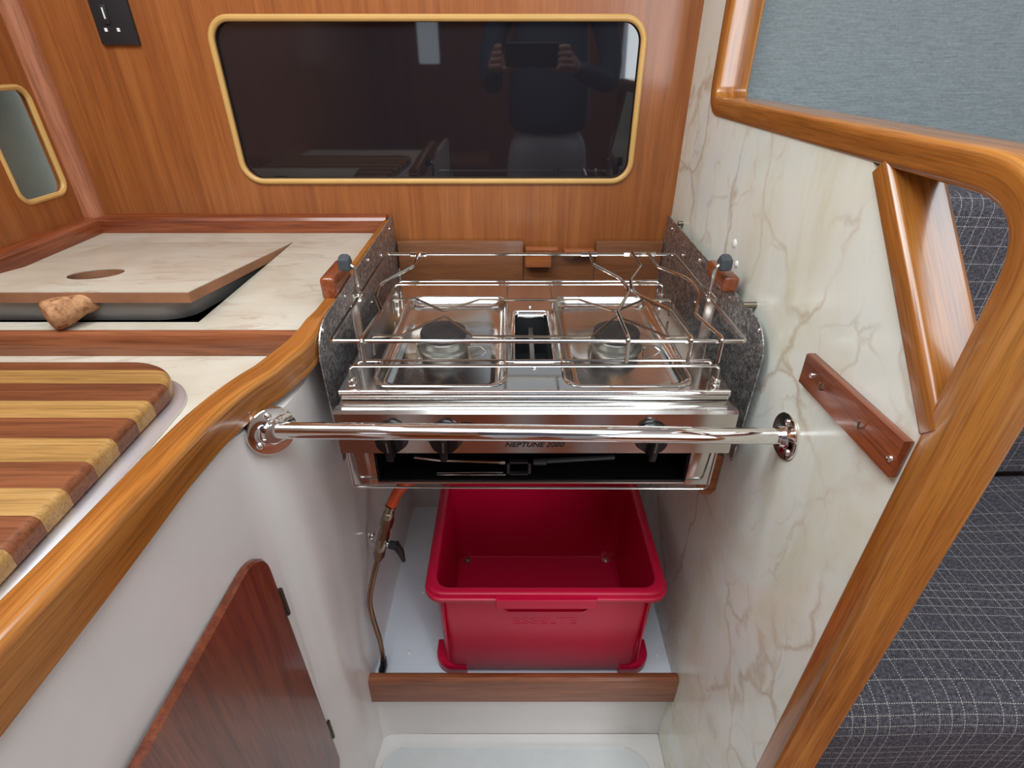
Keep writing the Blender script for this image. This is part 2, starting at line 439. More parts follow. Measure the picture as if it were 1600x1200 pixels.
# back bulkhead with the window opening
wx0, wx1, wz0, wz1 = -.4945, .2190, zz(.198), zz(-.058)
outer = [(-.80, -.02), (.36, -.02), (.36, 1.98), (-.80, 1.98)]
hole = rr2(wx0+.006, wx1-.006, wz0+.006, wz1-.006, .032, 8)
wb = plate_holes(outer, [hole], lambda p, t: (p[0], 1.04+t*.014, p[1]), True)
struct(obj('wall_back', wb, 'bulkhead', loc=(0, 1.04, 0)))
def ring_rim(name, loop3, r, parent): return obj(name, tube(loop3, r, 8, closed=True), 'rim', parent)
w1 = struct(thing('window_1', 'x', 'x', (-.138, 1.04, zz(.07))))
for k in ('label', 'category'): del w1[k]
obj('window_frame', tube([(x, 1.039, z) for x, z in rr2(wx0+.003, wx1-.003, wz0+.003, wz1-.003, .034, 8)], .0052, 10, closed=True), 'rim', w1)
obj('pane', bx(wx0-.004, wx1+.004, 1.047, 1.053, wz0-.004, wz1+.004), 'glass', w1)

# left wall with its small lined opening
ly0, ly1, lz0, lz1 = .898, 1.006, zz(.208), zz(.038)
outer = [(-1.8, -.02), (1.06, -.02), (1.06, 1.98), (-1.8, 1.98)]
lw = plate_holes(outer, [rr2(ly0, ly1, lz0, lz1, .022, 6)], lambda p, t: (-.80-t*.016, p[0], p[1]), True)
struct(obj('wall_left', lw, 'bulkhead', loc=(-.80, 0, 0)))
w2 = struct(thing('window_2', 'x', 'x', (-.80, .95, zz(.12))))
for k in ('label', 'category'): del w2[k]
obj('window_frame', tube([(-.802, y, z) for y, z in rr2(ly0+.002, ly1-.002, lz0+.002, lz1-.002, .021, 6)], .0048, 8, closed=True), 'rim', w2)
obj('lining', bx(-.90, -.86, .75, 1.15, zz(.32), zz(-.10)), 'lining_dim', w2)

# corner moulding between the two bulkheads
q = [(-.80, 1.04), (-.80, 1.016), (-.794, 1.016), (-.786, 1.020), (-.779, 1.027), (-.776, 1.033), (-.776, 1.04)]
struct(obj('trim_2', prism(q, 'xy', zz(.285), 1.98), wood('corner_teak', (.30, .10, .045), (.42, .15, .07), (.52, .20, .10), 'Z', rough=.5, coat=.1), loc=(-.79, 1.03, 1)))
# red skirting on the upper worktop
struct(obj('baseboard_back', prism([(1.04, zz(.287)), (1.018, zz(.287)), (1.018, zz(.262)), (1.022, zz(.257)), (1.040, zz(.254))], 'yz', -.795, -.238), 'teak_red', loc=(-.5, 1.03, zz(.28))))
struct(obj('baseboard_left', prism([(-.80, zz(.287)), (-.778, zz(.287)), (-.778, zz(.262)), (-.782, zz(.257)), (-.80, zz(.254))], 'xz', .3, 1.038), 'teak_red_y', loc=(-.79, .7, zz(.28))))
# the skirting's laminated look comes from the wood grain

# lower moulded face of the galley: aisle side curving into the cooker recess
plan = spline([(-.304, -.70, 0), (-.299, .10, 0), (-.292, .30, 0), (-.2865, .40, 0), (-.2835, .428, 0), (-.2765, .446, 0), (-.2645, .464, 0), (-.2520, .490, 0), (-.2465, .54, 0), (-.250, .62, 0), (-.250, .80, 0), (-.250, 1.045, 0)], 6)
def wall_x(p, z):
    k = max(0, min(1, (zz(.33)-z)/.88)); lean = -.012*k
    if p.y > .44: lean += -.014*k*max(0, 1-abs(p.y-.52)/.10)
    return p.x+lean
rings = []
zs = [zz(.3290)-i*(zz(.3290)/14) for i in range(15)]
b = bmesh.new(); G = [[b.verts.new((wall_x(p, z), p.y, z)) for p in plan] for z in zs]
for i in range(len(zs)-1):
    for k in range(len(plan)-1): b.faces.new((G[i][k], G[i][k+1], G[i+1][k+1], G[i+1][k]))
bmesh.ops.recalc_face_normals(b, faces=b.faces[:])
ext = bmesh.ops.extrude_face_region(b, geom=b.faces[:])
for v in [g for g in ext['geom'] if isinstance(g, bmesh.types.BMVert)]: v.co.x -= .018
struct(obj('wall_galley', b, 'white', loc=(-.29, .4, .4), smooth=60))
# white back and floor of the cooker recess
struct(obj('trim_3', bx(-.262, .312, 1.028, 1.039, .20, zz(.36), .001), 'white', loc=(0, 1.03, .5)))
shelf = struct(obj('trim_4', bx(-.285, .306, .565, 1.03, zz(1.005)-.015, zz(1.005), .001), 'white_shelf', loc=(0, .8, zz(1.0))))
for x, y in ((-.2027, .6255), (-.195, .765), (.285, .62)):
    obj('bolt', screw_head((x, y, zz(1.005)), (0, 0, 1), .0045), 'whiteplastic', shelf)
# riser below the shelf
b = bmesh.new()
pr = spline([(-.30, .50, 0), (-.285, .545, 0), (-.262, .566, 0), (-.22, .572, 0), (.0, .573, 0), (.306, .573, 0)], 5)
A = [b.verts.new((p.x, p.y, 0)) for p in pr]; B = [b.verts.new((p.x, p.y+.0, zz(1.02))) for p in pr]
for i in range(len(pr)-1): b.faces.new((A[i], A[i+1], B[i+1], B[i]))
ext = bmesh.ops.extrude_face_region(b, geom=b.faces[:])
for v in [g for g in ext['geom'] if isinstance(g, bmesh.types.BMVert)]: v.co.y += .02
struct(obj('trim_5', b, 'white', loc=(0, .57, 0)))

# right half-bulkhead in marble laminate
mp = [(1.06, 0), (.318, 0), (.318, zz(.242)), (.486, zz(.072)), (.90, zz(.072)), (.918, zz(.06)), (.918, 1.98), (1.06, 1.98)]
struct(obj('wall_right', prism(mp, 'yz', .305, .345), 'marble_wall', loc=(.305, .6, .9)))

# ceiling, aft and side surfaces of the cabin
outer = [(-1.0, -1.8), (2.0, -1.8), (2.0, 1.1), (-1.0, 1.1)]
hatch = [rr2(-.31, .51, -.46, .36, .05), rr2(.84, 1.46, -.21, .41, .05)]
struct(obj('ceiling', plate_holes(outer, hatch, lambda p, t: (p[0], p[1], 1.96+t*.03), True), 'ceiling', loc=(0, 0, 1.96)))
aft = plate_holes([(-1.0, -.02), (2.0, -.02), (2.0, 1.98), (-1.0, 1.98)], [rr2(.62, 1.18, .80, 1.86, .04), rr2(-.53, -.41, 1.18, 1.46, .01)], lambda p, t: (p[0], -1.45-t*.03, p[1]), True)
struct(obj('wall_aft', aft, 'bulkhead', loc=(0, -1.45, 0)))
struct(obj('wall_saloon', bx(1.90, 1.93, -1.5, 1.1, 0, 1.98), 'ceiling', loc=(1.9, 0, 0)))
# felt-lined hull side behind the settee
b = bmesh.new(); nseg = 10; prof = [(.86+.10*math.sin(i/nseg*1.3), .35+1.62*i/nseg) for i in range(nseg+1)]
V = [[b.verts.new((x, y, z)) for y, z in prof] for x in (.3452, .9, 1.4, 1.92)]
for A, B in zip(V, V[1:]):
    for i in range(nseg): b.faces.new((A[i], A[i+1], B[i+1], B[i]))
ext = bmesh.ops.extrude_face_region(b, geom=b.faces[:])
for v in [g for g in ext['geom'] if isinstance(g, bmesh.types.BMVert)]: v.co.y += .02
struct(obj('wall_hull', b, 'felt', loc=(1.1, .9, 1.2), smooth=60))

# brown cupboard door on the moulded face
dz0, dz1, dy0, dy1 = zz(1.02), zz(.462), -.10, .437
def door_ring(ins, dx):
    out = []
    for y, z in rr2(dy0+ins, dy1-ins, dz0+ins, dz1-ins, [.042, .03, .03, .03], 8):
        yy = y-.020*((z-dz0)/(dz1-dz0)) if y > .2 else y
        out.append((wall_x(Vector((-.2865-.0125*max(0, min(1, (.40-yy)/.30)), yy, 0)), z)+dx, yy, z))
    return out
d1 = struct(obj('door_1', loft([door_ring(0, .0005), door_ring(0, .006), door_ring(.002, .009)]), 'door_wood', loc=(-.29, .2, .5)))
# rebate line round the door
for hz in (zz(.575), zz(.905)):
    yy = dy1-.020*((hz-dz0)/(dz1-dz0))
    xx = wall_x(Vector((-.288, yy, 0)), hz)
    hb = bx(xx+.0005, xx+.0105, yy-.004, yy+.004, hz-.022, hz+.022, .001)
    tube([(xx+.009, yy+.003, hz-.023), (xx+.009, yy+.003, hz+.023)], .0035, 8, bm=hb)
    obj('hinge', hb, 'hinge', d1)

# ------------------------------------------------------------------ WORKTOP
wt = thing('galley_worktop', 'beige marble-pattern laminate galley worktop stepping down towards the chopping board', 'worktop', (-.5, .6, zz(.285)))
ox0, ox1, oy0, oy1 = -.714, -.396, .617, .961
up = plate_holes([(-.80, .590), (-.236, .590), (-.236, 1.038), (-.80, 1.038)], [[(ox0, oy0), (ox1, oy0), (ox1, oy1), (ox0, oy1)]],
                 lambda p, t: (p[0], p[1], zz(.285)-t*.016), True)
obj('upper_worktop', up, 'marble_top', wt, smooth=0)
# lower level: slab with a cut for the sink
low = plate_holes([(-.80, -.2), (-.30, -.2), (-.300, .40), (-.298, .47), (-.275, .53), (-.262, .578), (-.80, .578)],
                  [rr2(-.76, -.352, .12, .512, .06, 8)], lambda p, t: (p[0], p[1], zz(.312)-t*.016), True)
obj('lower_worktop', low, 'marble_top', wt, smooth=0)
obj('step_strip', prism([(.577, zz(.314)), (.574, zz(.290)), (.577, zz(.284)), (.583, zz(.283)), (.592, zz(.284)), (.592, zz(.314))], 'yz', -.80, -.252), 'strip_wood', wt)
# ice-box well below the lid
ib = bmesh.new()
for x0, x1, y0, y1 in ((ox0-.02, ox0+.0, oy0-.02, oy1+.02), (ox1, ox1+.02, oy0-.02, oy1+.02), (ox0, ox1, oy0-.02, oy0), (ox0, ox1, oy1, oy1+.02)):
    bx(x0, x1, y0, y1, zz(.60), zz(.3015), bm=ib)
bx(ox0, ox1, oy0, oy1, zz(.62), zz(.60), bm=ib)
obj('icebox_well', ib, 'void', wt, smooth=0)

# raised ice-box lid, hinged at the back
lid = thing('icebox_lid', 'marble-pattern icebox lid with an oval finger hole, propped open by a cork', 'lid', (-.555, .9585, zz(.285)))
lid_t = .0135; rise = .0395; ang = math.asin(rise/.342)
def lidm(bm, l=lid):
    bmesh.ops.rotate(bm, verts=bm.verts[:], cent=(0, .9585, zz(.285)), matrix=Matrix.Rotation(-ang, 3, 'X')); return bm
hx, hy = -.577, .711
eh = [(hx+.0335*math.cos(a*PI/16), hy+.0330*math.sin(a*PI/16)) for a in range(32)]
LX0, LX1, LY0, LY1 = ox0+.002, ox1-.001, oy0-.001, oy1-.0025
obj('laminate_top', lidm(plate_holes([(LX0, LY0), (LX1, LY0), (LX1, LY1), (LX0, LY1)], [eh], lambda p, t: (p[0], p[1], zz(.285)+.0006-t*.0012), True)), 'marble_top', lid, smooth=0)
obj('chipboard_core', lidm(plate_holes([(LX0, LY0), (LX1, LY0), (LX1, LY1), (LX0, LY1)], [eh], lambda p, t: (p[0], p[1], zz(.285)-.0006-t*(lid_t-.0006)), True)), 'chipboard', lid, smooth=0)
obj('finger_hole', lidm(prism(eh, 'xy', zz(.285)-lid_t-.001, zz(.285)-lid_t+.003)), wood('shaded_hole_teak', (.05, .012, .005), (.10, .025, .01), (.16, .05, .02), 'X'), lid)  # teak disc darkened so its colour carries the shadow in the hole
blk = []
for z, ins in ((-lid_t, .006), (-lid_t-.017, .008), (-lid_t-.028, .014), (-lid_t-.033, .028)):
    blk.append([(x, y, zz(.285)+z) for x, y in rr2(LX0+.004+ins, LX1-.008-ins, LY0+.004+ins, LY1-.03-ins, .035)])
obj('insulation_block', lidm(loft(blk)), 'ins', lid)

# cork
ck_a = Vector((-.560, .594, 0)); dirv = Vector((.62, .78, .12)).normalized()
p0 = Vector((-.5585, .588, zz(.285)+.0190))
cb = lathe([(0, 0), (.012, .0002), (.0165, .002), (.0190, .006), (.0186, .014), (.0172, .022), (.0146, .030), (.0128, .038), (.0130, .050), (.0118, .053), (0, .0535)], p0, dirv, 26)
for v in cb.verts:
    w = math.sin(v.co.x*900)*math.sin(v.co.y*700+1)*math.sin(v.co.z*800); v.co += dirv.orthogonal()*w*.0006
tag(obj('cork', cb, 'cork', loc=p0), 'mushroom-shaped bottle cork wedged under the icebox lid', 'cork')

# curved varnished fiddle rail
path = spline([(-.318, -.25, 0), (-.309, .10, 0), (-.3005, .25, 0), (-.2955, .37, 0), (-.290, .425, 0), (-.278, .475, 0), (-.2585, .520, 0), (-.2435, .556, 0), (-.2385, .60, 0), (-.2370, .66, 0), (-.2355, .80, 0), (-.2345, 1.017, 0)], 7)
tops = []
for p in path:
    k = max(0, min(1, (p.y-.50)/.09)); top = .284+(.268-.284)*k-.008*max(0, min(1, (p.y-.62)/.4))
    tops.append((Vector((p.x, p.y, zz(top)))))
def rail_sec(t):
    y = tops[min(len(tops)-1, int(round(t*(len(tops)-1))))].y
    k = max(0, min(1, (y-.54)/.08)); w = .0155*(1-k)+.0095*k; h = (.050-.011*max(0, min(1, (y-.16)/.20)))*(1-k)+.030*k
    r = .007*(1-k)+.005*k
    s = []
    for cx, cz, a0 in ((w-r, -r, 0), (-w+r, -r, 90)):
        for q in range(6):
            a = R(a0+90*q/5); s.append((cx+r*math.cos(a), cz+r*math.sin(a)))
    s += [(-w, -h), (-w*.5, -h), (0, -h), (w-.004, -h), (w, -h+.004)]
    return s
fr = sweep_uv('fiddle_rail', tops, rail_sec, 'teak_uv', None, (0, 0, 1), loc=(-.28, .45, zz(.3)))
tag(fr, 'curved varnished teak fiddle rail edging the galley worktop above the white moulding', 'rail')

# ------------------------------------------------------------------ SINK and CHOPPING BOARD
def skew(bm):
    for v in bm.verts: v.co.x += min(.455-v.co.y, .16)*.075
    return bm
sink = thing('sink', 'stainless steel sink rim showing beside the striped chopping board', 'sink', (-.55, .3, zz(.312)))
rimr = []
for ins, h in ((-.011, .3115), (-.0105, .3090), (-.008, .3075), (.004, .3078), (.030, .3085)):
    rimr.append([(x, y, zz(h)) for x, y in rr2(-.76+ins, -.352-ins, .12+ins, .512-ins, .062-ins*.5, 8)])
obj('rim', skew(loft(rimr, False, False)), plain('brushed_rim', (.78, .78, .82), .38, .85), sink)
bowl = [[(x, y, zz(h)) for x, y in rr2(-.76+i, -.352-i, .12+i, .512-i, .06, 8)] for i, h in ((.030, .3085), (.034, .40), (.05, .44))]
obj('bowl', skew(loft(bowl, False, True)), 'steel_soft', sink)

board = thing('chopping_board', 'striped light and dark wood chopping board laid over the sink', 'chopping board', (-.5, .35, zz(.304)))
BT, BB = .2870, .3078
def board_bm():
    rg = []
    for h, ins in ((BB, .004), (BB-.003, .001), (BT+.007, 0), (BT+.0035, .001), (BT+.0013, .0028), (BT+.0002, .0055), (BT, .008)):
        rg.append([(x, y, zz(h)) for x, y in rr2(-.80+ins+.012, -.3545-ins, .10+ins, .5215-ins, [.060, .03, .03, .05], 14)])
    return skew(loft(rg))
ys = [.5260, .4990, .4713, .4388, .4095, .3782, .3458, .3142, .2845, .2540, .2230, .1920, .1610, .1300, .095]
src = board_bm()
for i in range(len(ys)-1):
    b = src.copy()
    for co, no in (((0, ys[i]-.0001, 0), (0, 1, 0)), ((0, ys[i+1]+.0001, 0), (0, -1, 0))):
        g = bmesh.ops.bisect_plane(b, geom=b.verts[:]+b.edges[:]+b.faces[:], plane_co=co, plane_no=no, clear_outer=True)
        ee = [e for e in g['geom_cut'] if isinstance(e, bmesh.types.BMEdge)]
        if ee: bmesh.ops.contextual_create(b, geom=ee)
    for v in b.verts: v.co.x += 0
    o = obj('strip', b, 'board_dark' if i % 2 == 0 else 'board_light', board, smooth=30)
src.free()

# ------------------------------------------------------------------ SPLASH PLATES at both sides of the cooker
def splash(x, label, side):
    zt, zb = zz(.264), zz(.462)
    pr = [(1.026, zz(.252)), (.70, zz(.262)), (.620, zz(.266))]
    for k in range(7):
        a = R(90+80*k/6); pr.append((.596+.046*math.cos(a), zz(.266)-.046+.046*math.sin(a)))
    pr += [(.556, zb), (1.026, zb)]
    root = thing('splash_plate', label, 'splash plate', (x, .8, zz(.36)))
    obj('plate', prism(pr, 'yz', x, x+.0016), 'hammered', root)
    xs = x+.0016 if side > 0 else x
    for y, h in ((.575, .276), (.675, .274), (.815, .270), (.90, .29), (.985, .268), (.70, .305), (.80, .335), (.57, .435)):
        obj('screw', screw_head((xs, y, zz(h)), (side, 0, 0), .0028), 'chrome', root)
    return root
splash(-.2265, 'mottled grey metal splash plate screwed beside the curved teak rail', 1)
splash(.2935, 'mottled grey metal splash plate against the cream marble wall', -1)

# teak pivot blocks
tag(obj('pivot_block', bx(-.2475, -.2275, .652, .728, zz(.272), zz(.240), .005, 3), 'teak_red_y', loc=(-.238, .69, zz(.25))),
    'small red teak block on the curved rail beneath the grey knob', 'block')
tag(obj('pivot_block', bx(.2725, .2935, .655, .728, zz(.262), zz(.240), .005, 3), 'teak_red_y', loc=(.283, .69, zz(.25))),
    'small red teak block beside the marble wall beneath the grey knob', 'block')

# planks screwed to the bulkhead behind the cooker
PL = [(-.222, .022, .302, .47, 'panel_veneer', 'long dull veneered plank fixed to the bulkhead behind the cooker, left of centre', 0),
      (.163, .2920, .303, .47, 'panel_veneer', 'short dull veneered plank fixed to the bulkhead beside the marble wall', 0),
      (.0225, .1625, .330, .47, 'panel_veneer', 'lower veneered plank between the two taller planks behind the cooker', .003)]
for x0, x1, h0, h1, mt, lb, dy in PL:
    tag(obj('wooden_plank', bx(x0, x1, 1.022+dy, 1.0335, zz(h1), zz(h0), .0012), mt, loc=((x0+x1)/2, 1.03, zz(.38))), lb, 'plank')
tag(obj('wooden_batten', bx(.026, .088, 1.004, 1.022, zz(.317), zz(.311), .001, bm=bx(.026, .076, 1.004, 1.022, zz(.348), zz(.317), .0015)), 'teak_x', loc=(.05, 1.01, zz(.33))),
    'little orange teak batten in the middle behind the cooker', 'batten')
tag(obj('wooden_batten', bx(.100, .158, 1.006, 1.0245, zz(.327), zz(.315), .0012), 'teak_x', loc=(.13, 1.01, zz(.32))),
    'thin orange teak ledge right of the little batten behind the cooker', 'batten')

# ------------------------------------------------------------------ COOKER
cx0, cx1 = -.204, .2565
ck = thing('cooker', 'stainless steel two-burner gimballed marine cooker with black knobs', 'cooker', (.026, .70, zz(.474)))
# body shell
body = bmesh.new()
bx(cx0, cx0+.003, .535, .885, zz(.472), zz(.350), bm=body)
bx(cx1-.003, cx1, .535, .885, zz(.472), zz(.350), bm=body)
bx(cx0, cx1, .882, .885, zz(.472), zz(.350), bm=body)
bx(cx0, cx1, .528, .885, zz(.475), zz(.472), bm=body)
bx(cx0-.001, cx1+.003, .520, .545, zz(.354), zz(.349), .0008, bm=body)
obj('body', body, 'steel_soft', ck)
for x0, x1 in ((cx0, cx0+.031), (cx1-.033, cx1)):
    obj('front_stile', bx(x0, x1, .524, .530, zz(.473), zz(.405), .0006), 'steel', ck)
cav = bmesh.new()
bx(cx0+.031, cx1-.033, .80, .803, zz(.471), zz(.35), bm=cav); bx(cx0+.031, cx1-.033, .529, .803, zz(.4715), zz(.4690), bm=cav)
bx(cx0+.029, cx0+.032, .530, .803, zz(.471), zz(.35), bm=cav); bx(cx1-.034, cx1-.031, .530, .803, zz(.471), zz(.35), bm=cav)
bx(cx0+.031, cx1-.033, .54, .80, zz(.412), zz(.410), bm=cav)
obj('grill_cavity', cav, 'black', ck, smooth=0)
gt = tube([(-.128, .552, zz(.449)), (-.095, .547, zz(.4505)), (-.016, .546, zz(.4530))], [.0045, .0032, .0032], 10)
tube([(-.016, .546, zz(.4530)), (-.009, .546, zz(.4530))], .0046, 8, bm=gt)
obj('grill_burner', gt, 'wire', ck)
g2 = tube([(.028, .546, zz(.4530)), (.044, .546, zz(.4530)), (.046, .547, zz(.4525)), (.135, .552, zz(.4500))], [.0050, .0050, .0036, .0036], 10)
obj('grill_burner', g2, 'black_matte', ck)
gf = bmesh.new()
for a in ((-.0065, .0245, .443, .4455), (-.0065, .0245, .4625, .4650), (-.0065, -.0030, .443, .465), (.0210, .0245, .443, .465)):
    bx(a[0], a[1], .533, .538, zz(a[3]), zz(a[2]), bm=gf)
obj('grill_bracket', gf, 'black_matte', ck)
obj('grill_tray', bx(-.098, -.008, .531, .541, zz(.4635), zz(.4620), .0004), 'steel', ck)
# fascia
fx0, fx1 = -.2075, .2625
fa = prism([(.509, zz(.352)), (.512, zz(.3485)), (.522, zz(.3485)), (.522, zz(.408)), (.508, zz(.408))], 'yz', fx0, fx1, .0006, 1)
fascia = obj('fascia', fa, 'steel', ck, label='polished control panel with black lettering')
TM = Matrix.Translation((.0265, .50815, zz(.3955))) @ Matrix.Rotation(R(90), 4, 'X')
obj('lettering', text_bm('NEPTUNE 2000', .0098, TM @ Matrix.Scale(1.08, 4, (1, 0, 0)), .00015, .28, .0003), 'ink', fascia, smooth=0)
mk0 = text_bm('o', .004, Matrix.Translation((-.176, .5087, zz(.3625))) @ Matrix.Rotation(R(90), 4, 'X'), .00012, 0, .0003)
obj('symbol', mk0, 'ink', fascia, smooth=0)
mk = bmesh.new()
for k in range(5): bx(-.0585+.0025*k, -.0575+.0025*k, .5085, .5090, zz(.3650), zz(.3632), bm=mk)
bx(-.059, -.0465, .5085, .5090, zz(.3635), zz(.3622), bm=mk)
obj('symbol', mk, 'ink', fascia, smooth=0)

def knob(x, rot):
    ky, kz = .5085, zz(.383)
    k = obj('knob', lathe([(.0205, 0), (.0210, -.003), (.0195, -.006), (.0165, -.009), (.0160, -.014), (0, -.014)], (x, ky, kz), (0, 1, 0), 28), 'black', ck)
    g = bx(-.0045, .0045, -.024, -.010, -.020, .012, .002, 2)
    bmesh.ops.rotate(g, verts=g.verts[:], cent=(0, 0, 0), matrix=Matrix.Rotation(rot, 3, 'Y'))
    bmesh.ops.translate(g, verts=g.verts[:], vec=(x, ky, kz))
    obj('grip', g, 'black', k)
    p = bx(-.0012, .0012, -.0245, -.0238, -.006, .008); bmesh.ops.rotate(p, verts=p.verts[:], cent=(0, 0, 0), matrix=Matrix.Rotation(rot, 3, 'Y'))
    bmesh.ops.translate(p, verts=p.verts[:], vec=(x, ky, kz)); obj('pointer', p, 'cast', k)
knob(-.1430, R(-4)); knob(-.0790, R(2)); knob(.1650, R(5))
# hob plate with two recessed pans and a vent slot
px = [(-.167, -.009), (.0655, .2185)]; py = (.545, .822)
loops = [rr2(a+.0, b-.0, py[0], py[1], .020, 7) for a, b in px]
slot = rr2(.0015, .0560, .603, .765, .006, 3)
outer = [(cx0, .5365), (cx1+.001, .5365), (cx1+.001, .885), (cx0, .885)]
hob = plate_holes(outer, loops+[slot], lambda p, t: (p[0], p[1], zz(.335)), False)
# rolled rear / side skirts
for A_, B_ in (((cx0, .885), (cx0, .5365)), ((cx1+.001, .5365), (cx1+.001, .885)), ((cx1+.001, .885), (cx0, .885))):
    vs = [hob.verts.new((A_[0], A_[1], zz(.335))), hob.verts.new((B_[0], B_[1], zz(.335))), hob.verts.new((B_[0], B_[1], zz(.350))), hob.verts.new((A_[0], A_[1], zz(.350)))]
    hob.faces.new(vs)
obj('hob_plate', hob, 'steel', ck, smooth=20)
lip = bmesh.new()
sec = [(.5365, zz(.335)), (.5335, zz(.3353)), (.5322, zz(.3365)), (.5318, zz(.341)), (.5325, zz(.3425)), (.5345, zz(.3430)), (.5350, zz(.3450)), (.5345, zz(.3480)), (.540, zz(.349)), (.540, zz(.336))]
obj('front_lip', prism(sec, 'yz', cx0-.0005, cx1+.0015), 'chrome', ck, smooth=50)
for a, b in px:
    rg = []
    for i, dz in ((-.0035, .0004), (-.0018, .0018), (.0, .0018), (.0018, .0004), (.004, -.004), (.008, -.009), (.013, -.0115), (.019, -.0125)):
        rg.append([(x, y, zz(.335)+dz) for x, y in rr2(a+i, b-i, py[0]+i, py[1]-i, max(.004, .021-i*.4), 7)])
    obj('drip_pan', loft(rg, False, True), 'steel', ck, smooth=60)
sl = []
for i, dz in ((-.003, .0003), (-.0015, .0022), (.0015, .0022), (.003, 0), (.003, -.010)):
    sl.append([(x, y, zz(.335)+dz) for x, y in rr2(.0015+i, .0560-i, .603+i, .765-i, max(.003, .006-i*.4), 3)])
obj('vent_frame', loft(sl, False, False), 'chrome', ck, smooth=60)
vi = bx(.0035, .054, .605, .763, zz(.410), zz(.408))
bx(.0030, .0040, .604, .764, zz(.41), zz(.345), bm=vi); bx(.0535, .0545, .604, .764, zz(.41), zz(.345), bm=vi); bx(.003, .054, .763, .764, zz(.41), zz(.345), bm=vi)
obj('vent_well', vi, 'void', ck, smooth=0)
obj('vent_bar', bx(.0255, .0325, .60, .765, zz(.372), zz(.362), .001), 'cast', ck)
obj('vent_deflector', prism([(.606, zz(.346)), (.668, zz(.378)), (.668, zz(.380)), (.606, zz(.348))], 'yz', .0045, .0530), 'steel_soft', ck)
for y in (.588, .782): obj('screw', screw_head((.0285, y, zz(.335)), (0, 0, 1), .003), 'chrome', ck)
# burners
for x in (-.0955, .1455):
    c = (x, .672, zz(.3475))
    bn = obj('burner', lathe([(.037, 0), (.036, .003), (.0315, .005), (.0300, .012), (.0318, .0135), (.0325, .0165), (.030, .0175)], c, (0, 0, 1), 32), 'cast', ck)
    obj('burner_cap', lathe([(.0300, .0170), (.0318, .0178), (.0322, .0220), (.0305, .0255), (.026, .0262), (.012, .0252), (0, .0250)], c, (0, 0, 1), 32), 'black_matte', bn)
    for sx, sy in ((.036, -.020), (-.037, -.008)):
        obj('electrode', lathe([(.0017, 0), (.0017, .008), (.0009, .009), (.0009, .013), (0, .013)], (x+sx, .672+sy, zz(.3475)), (0, 0, 1), 8), 'brass', bn)
    obj('thermocouple', tube([(x+.036, .652, zz(.338)), (x+.052, .657, zz(.340)), (x+.060, .656, zz(.347))], .0011, 6), 'wire', bn)
# trivet: two cranked rods with drop legs
T = .305
def rod(pts, r, seg=8, fil=.004, bm=None): return tube(fillet(pts, fil, 4), r, seg, bm=bm)
zT = zz(T)
back = rod([(-.178, .7405, zz(.330)), (-.178, .7405, zT), (-.1415, .742, zT), (-.0975, .700, zT-.001), (-.0490, .7385, zT), (.100, .7385, zT), (.1455, .698, zT-.001), (.1925, .7375, zT), (.235, .7375, zT), (.235, .7375, zz(.330))], .0018)
front = rod([(-.180, .6180, zz(.332)), (-.180, .6180, zT), (-.1430, .6180, zT), (-.0950, .684, zT-.001), (-.0510, .6175, zT), (.1010, .6150, zT), (.1455, .684, zT-.001), (.1995, .6150, zT), (.2330, .6150, zT), (.233, .6150, zz(.332))], .0018)
trv = obj('trivet', back, 'wire_dark', ck, label='heat-stained wire pan support'); obj('trivet', front, 'wire_dark', ck, label='heat-stained wire pan support')
for x in (-.0075, .0605):
    obj('trivet_leg', rod([(x, .742, zz(.328)), (x, .742, zT-.002), (x, .775, zT-.004), (x, .8035, zz(.307))], .0013, 6), 'wire', ck)
    obj('trivet_leg', rod([(x-.0005, .618, zT), (x-.001, .59, zT-.002), (x-.001, .5485, zz(.309)), (x-.001, .5485, zz(.3175))], .0013, 6), 'wire', ck)
# fiddle guards: nested pairs of rods at the front and the back of the hob
for (y, h, x0, x1, hf) in ((.5485, .3095, -.1915, .2445, .334), (.5600, .3090, -.1850, .2390, .334), (.8060, .3065, -.1860, .2400, .334), (.8180, .3055, -.1810, .2360, .334)):
    obj('guard_rail', rod([(x0, y, zz(hf)), (x0, y, zz(h)), (x1, y, zz(h)), (x1, y, zz(hf))], .0018, 8, .006), 'wire', ck)
for x in (-.1915, .2445): obj('guard_socket', bx(x-.004, x+.004, .544, .556, zz(.3355), zz(.327), .0012), 'chrome', ck)
for x in (-.186, .240): obj('guard_socket', bx(x-.0035, x+.0035, .801, .813, zz(.3355), zz(.322), .001), 'chrome', ck)
# wire stop hanging under the fascia
obj('grill_guard', rod([(-.2035, .519, zz(.408)), (-.2030, .517, zz(.4705)), (.2500, .517, zz(.4735)), (.2515, .519, zz(.408))], .0014, 8, .006), 'wire', ck)
for x, s in ((cx0, -1), (cx1, 1)):
    o_ = bx(x if s > 0 else x-.002, x+.002 if s > 0 else x, .632, .662, zz(.40), zz(.258), .0006)
    obj('gimbal_bracket', o_, 'steel_soft', ck)
obj('foot_bolt', lathe([(.0045, 0), (.0045, -.010), (.003, -.012), (.003, -.016), (0, -.016)], (.211, .575, zz(.4752)), (0, 0, 1), 12), 'brass', ck)

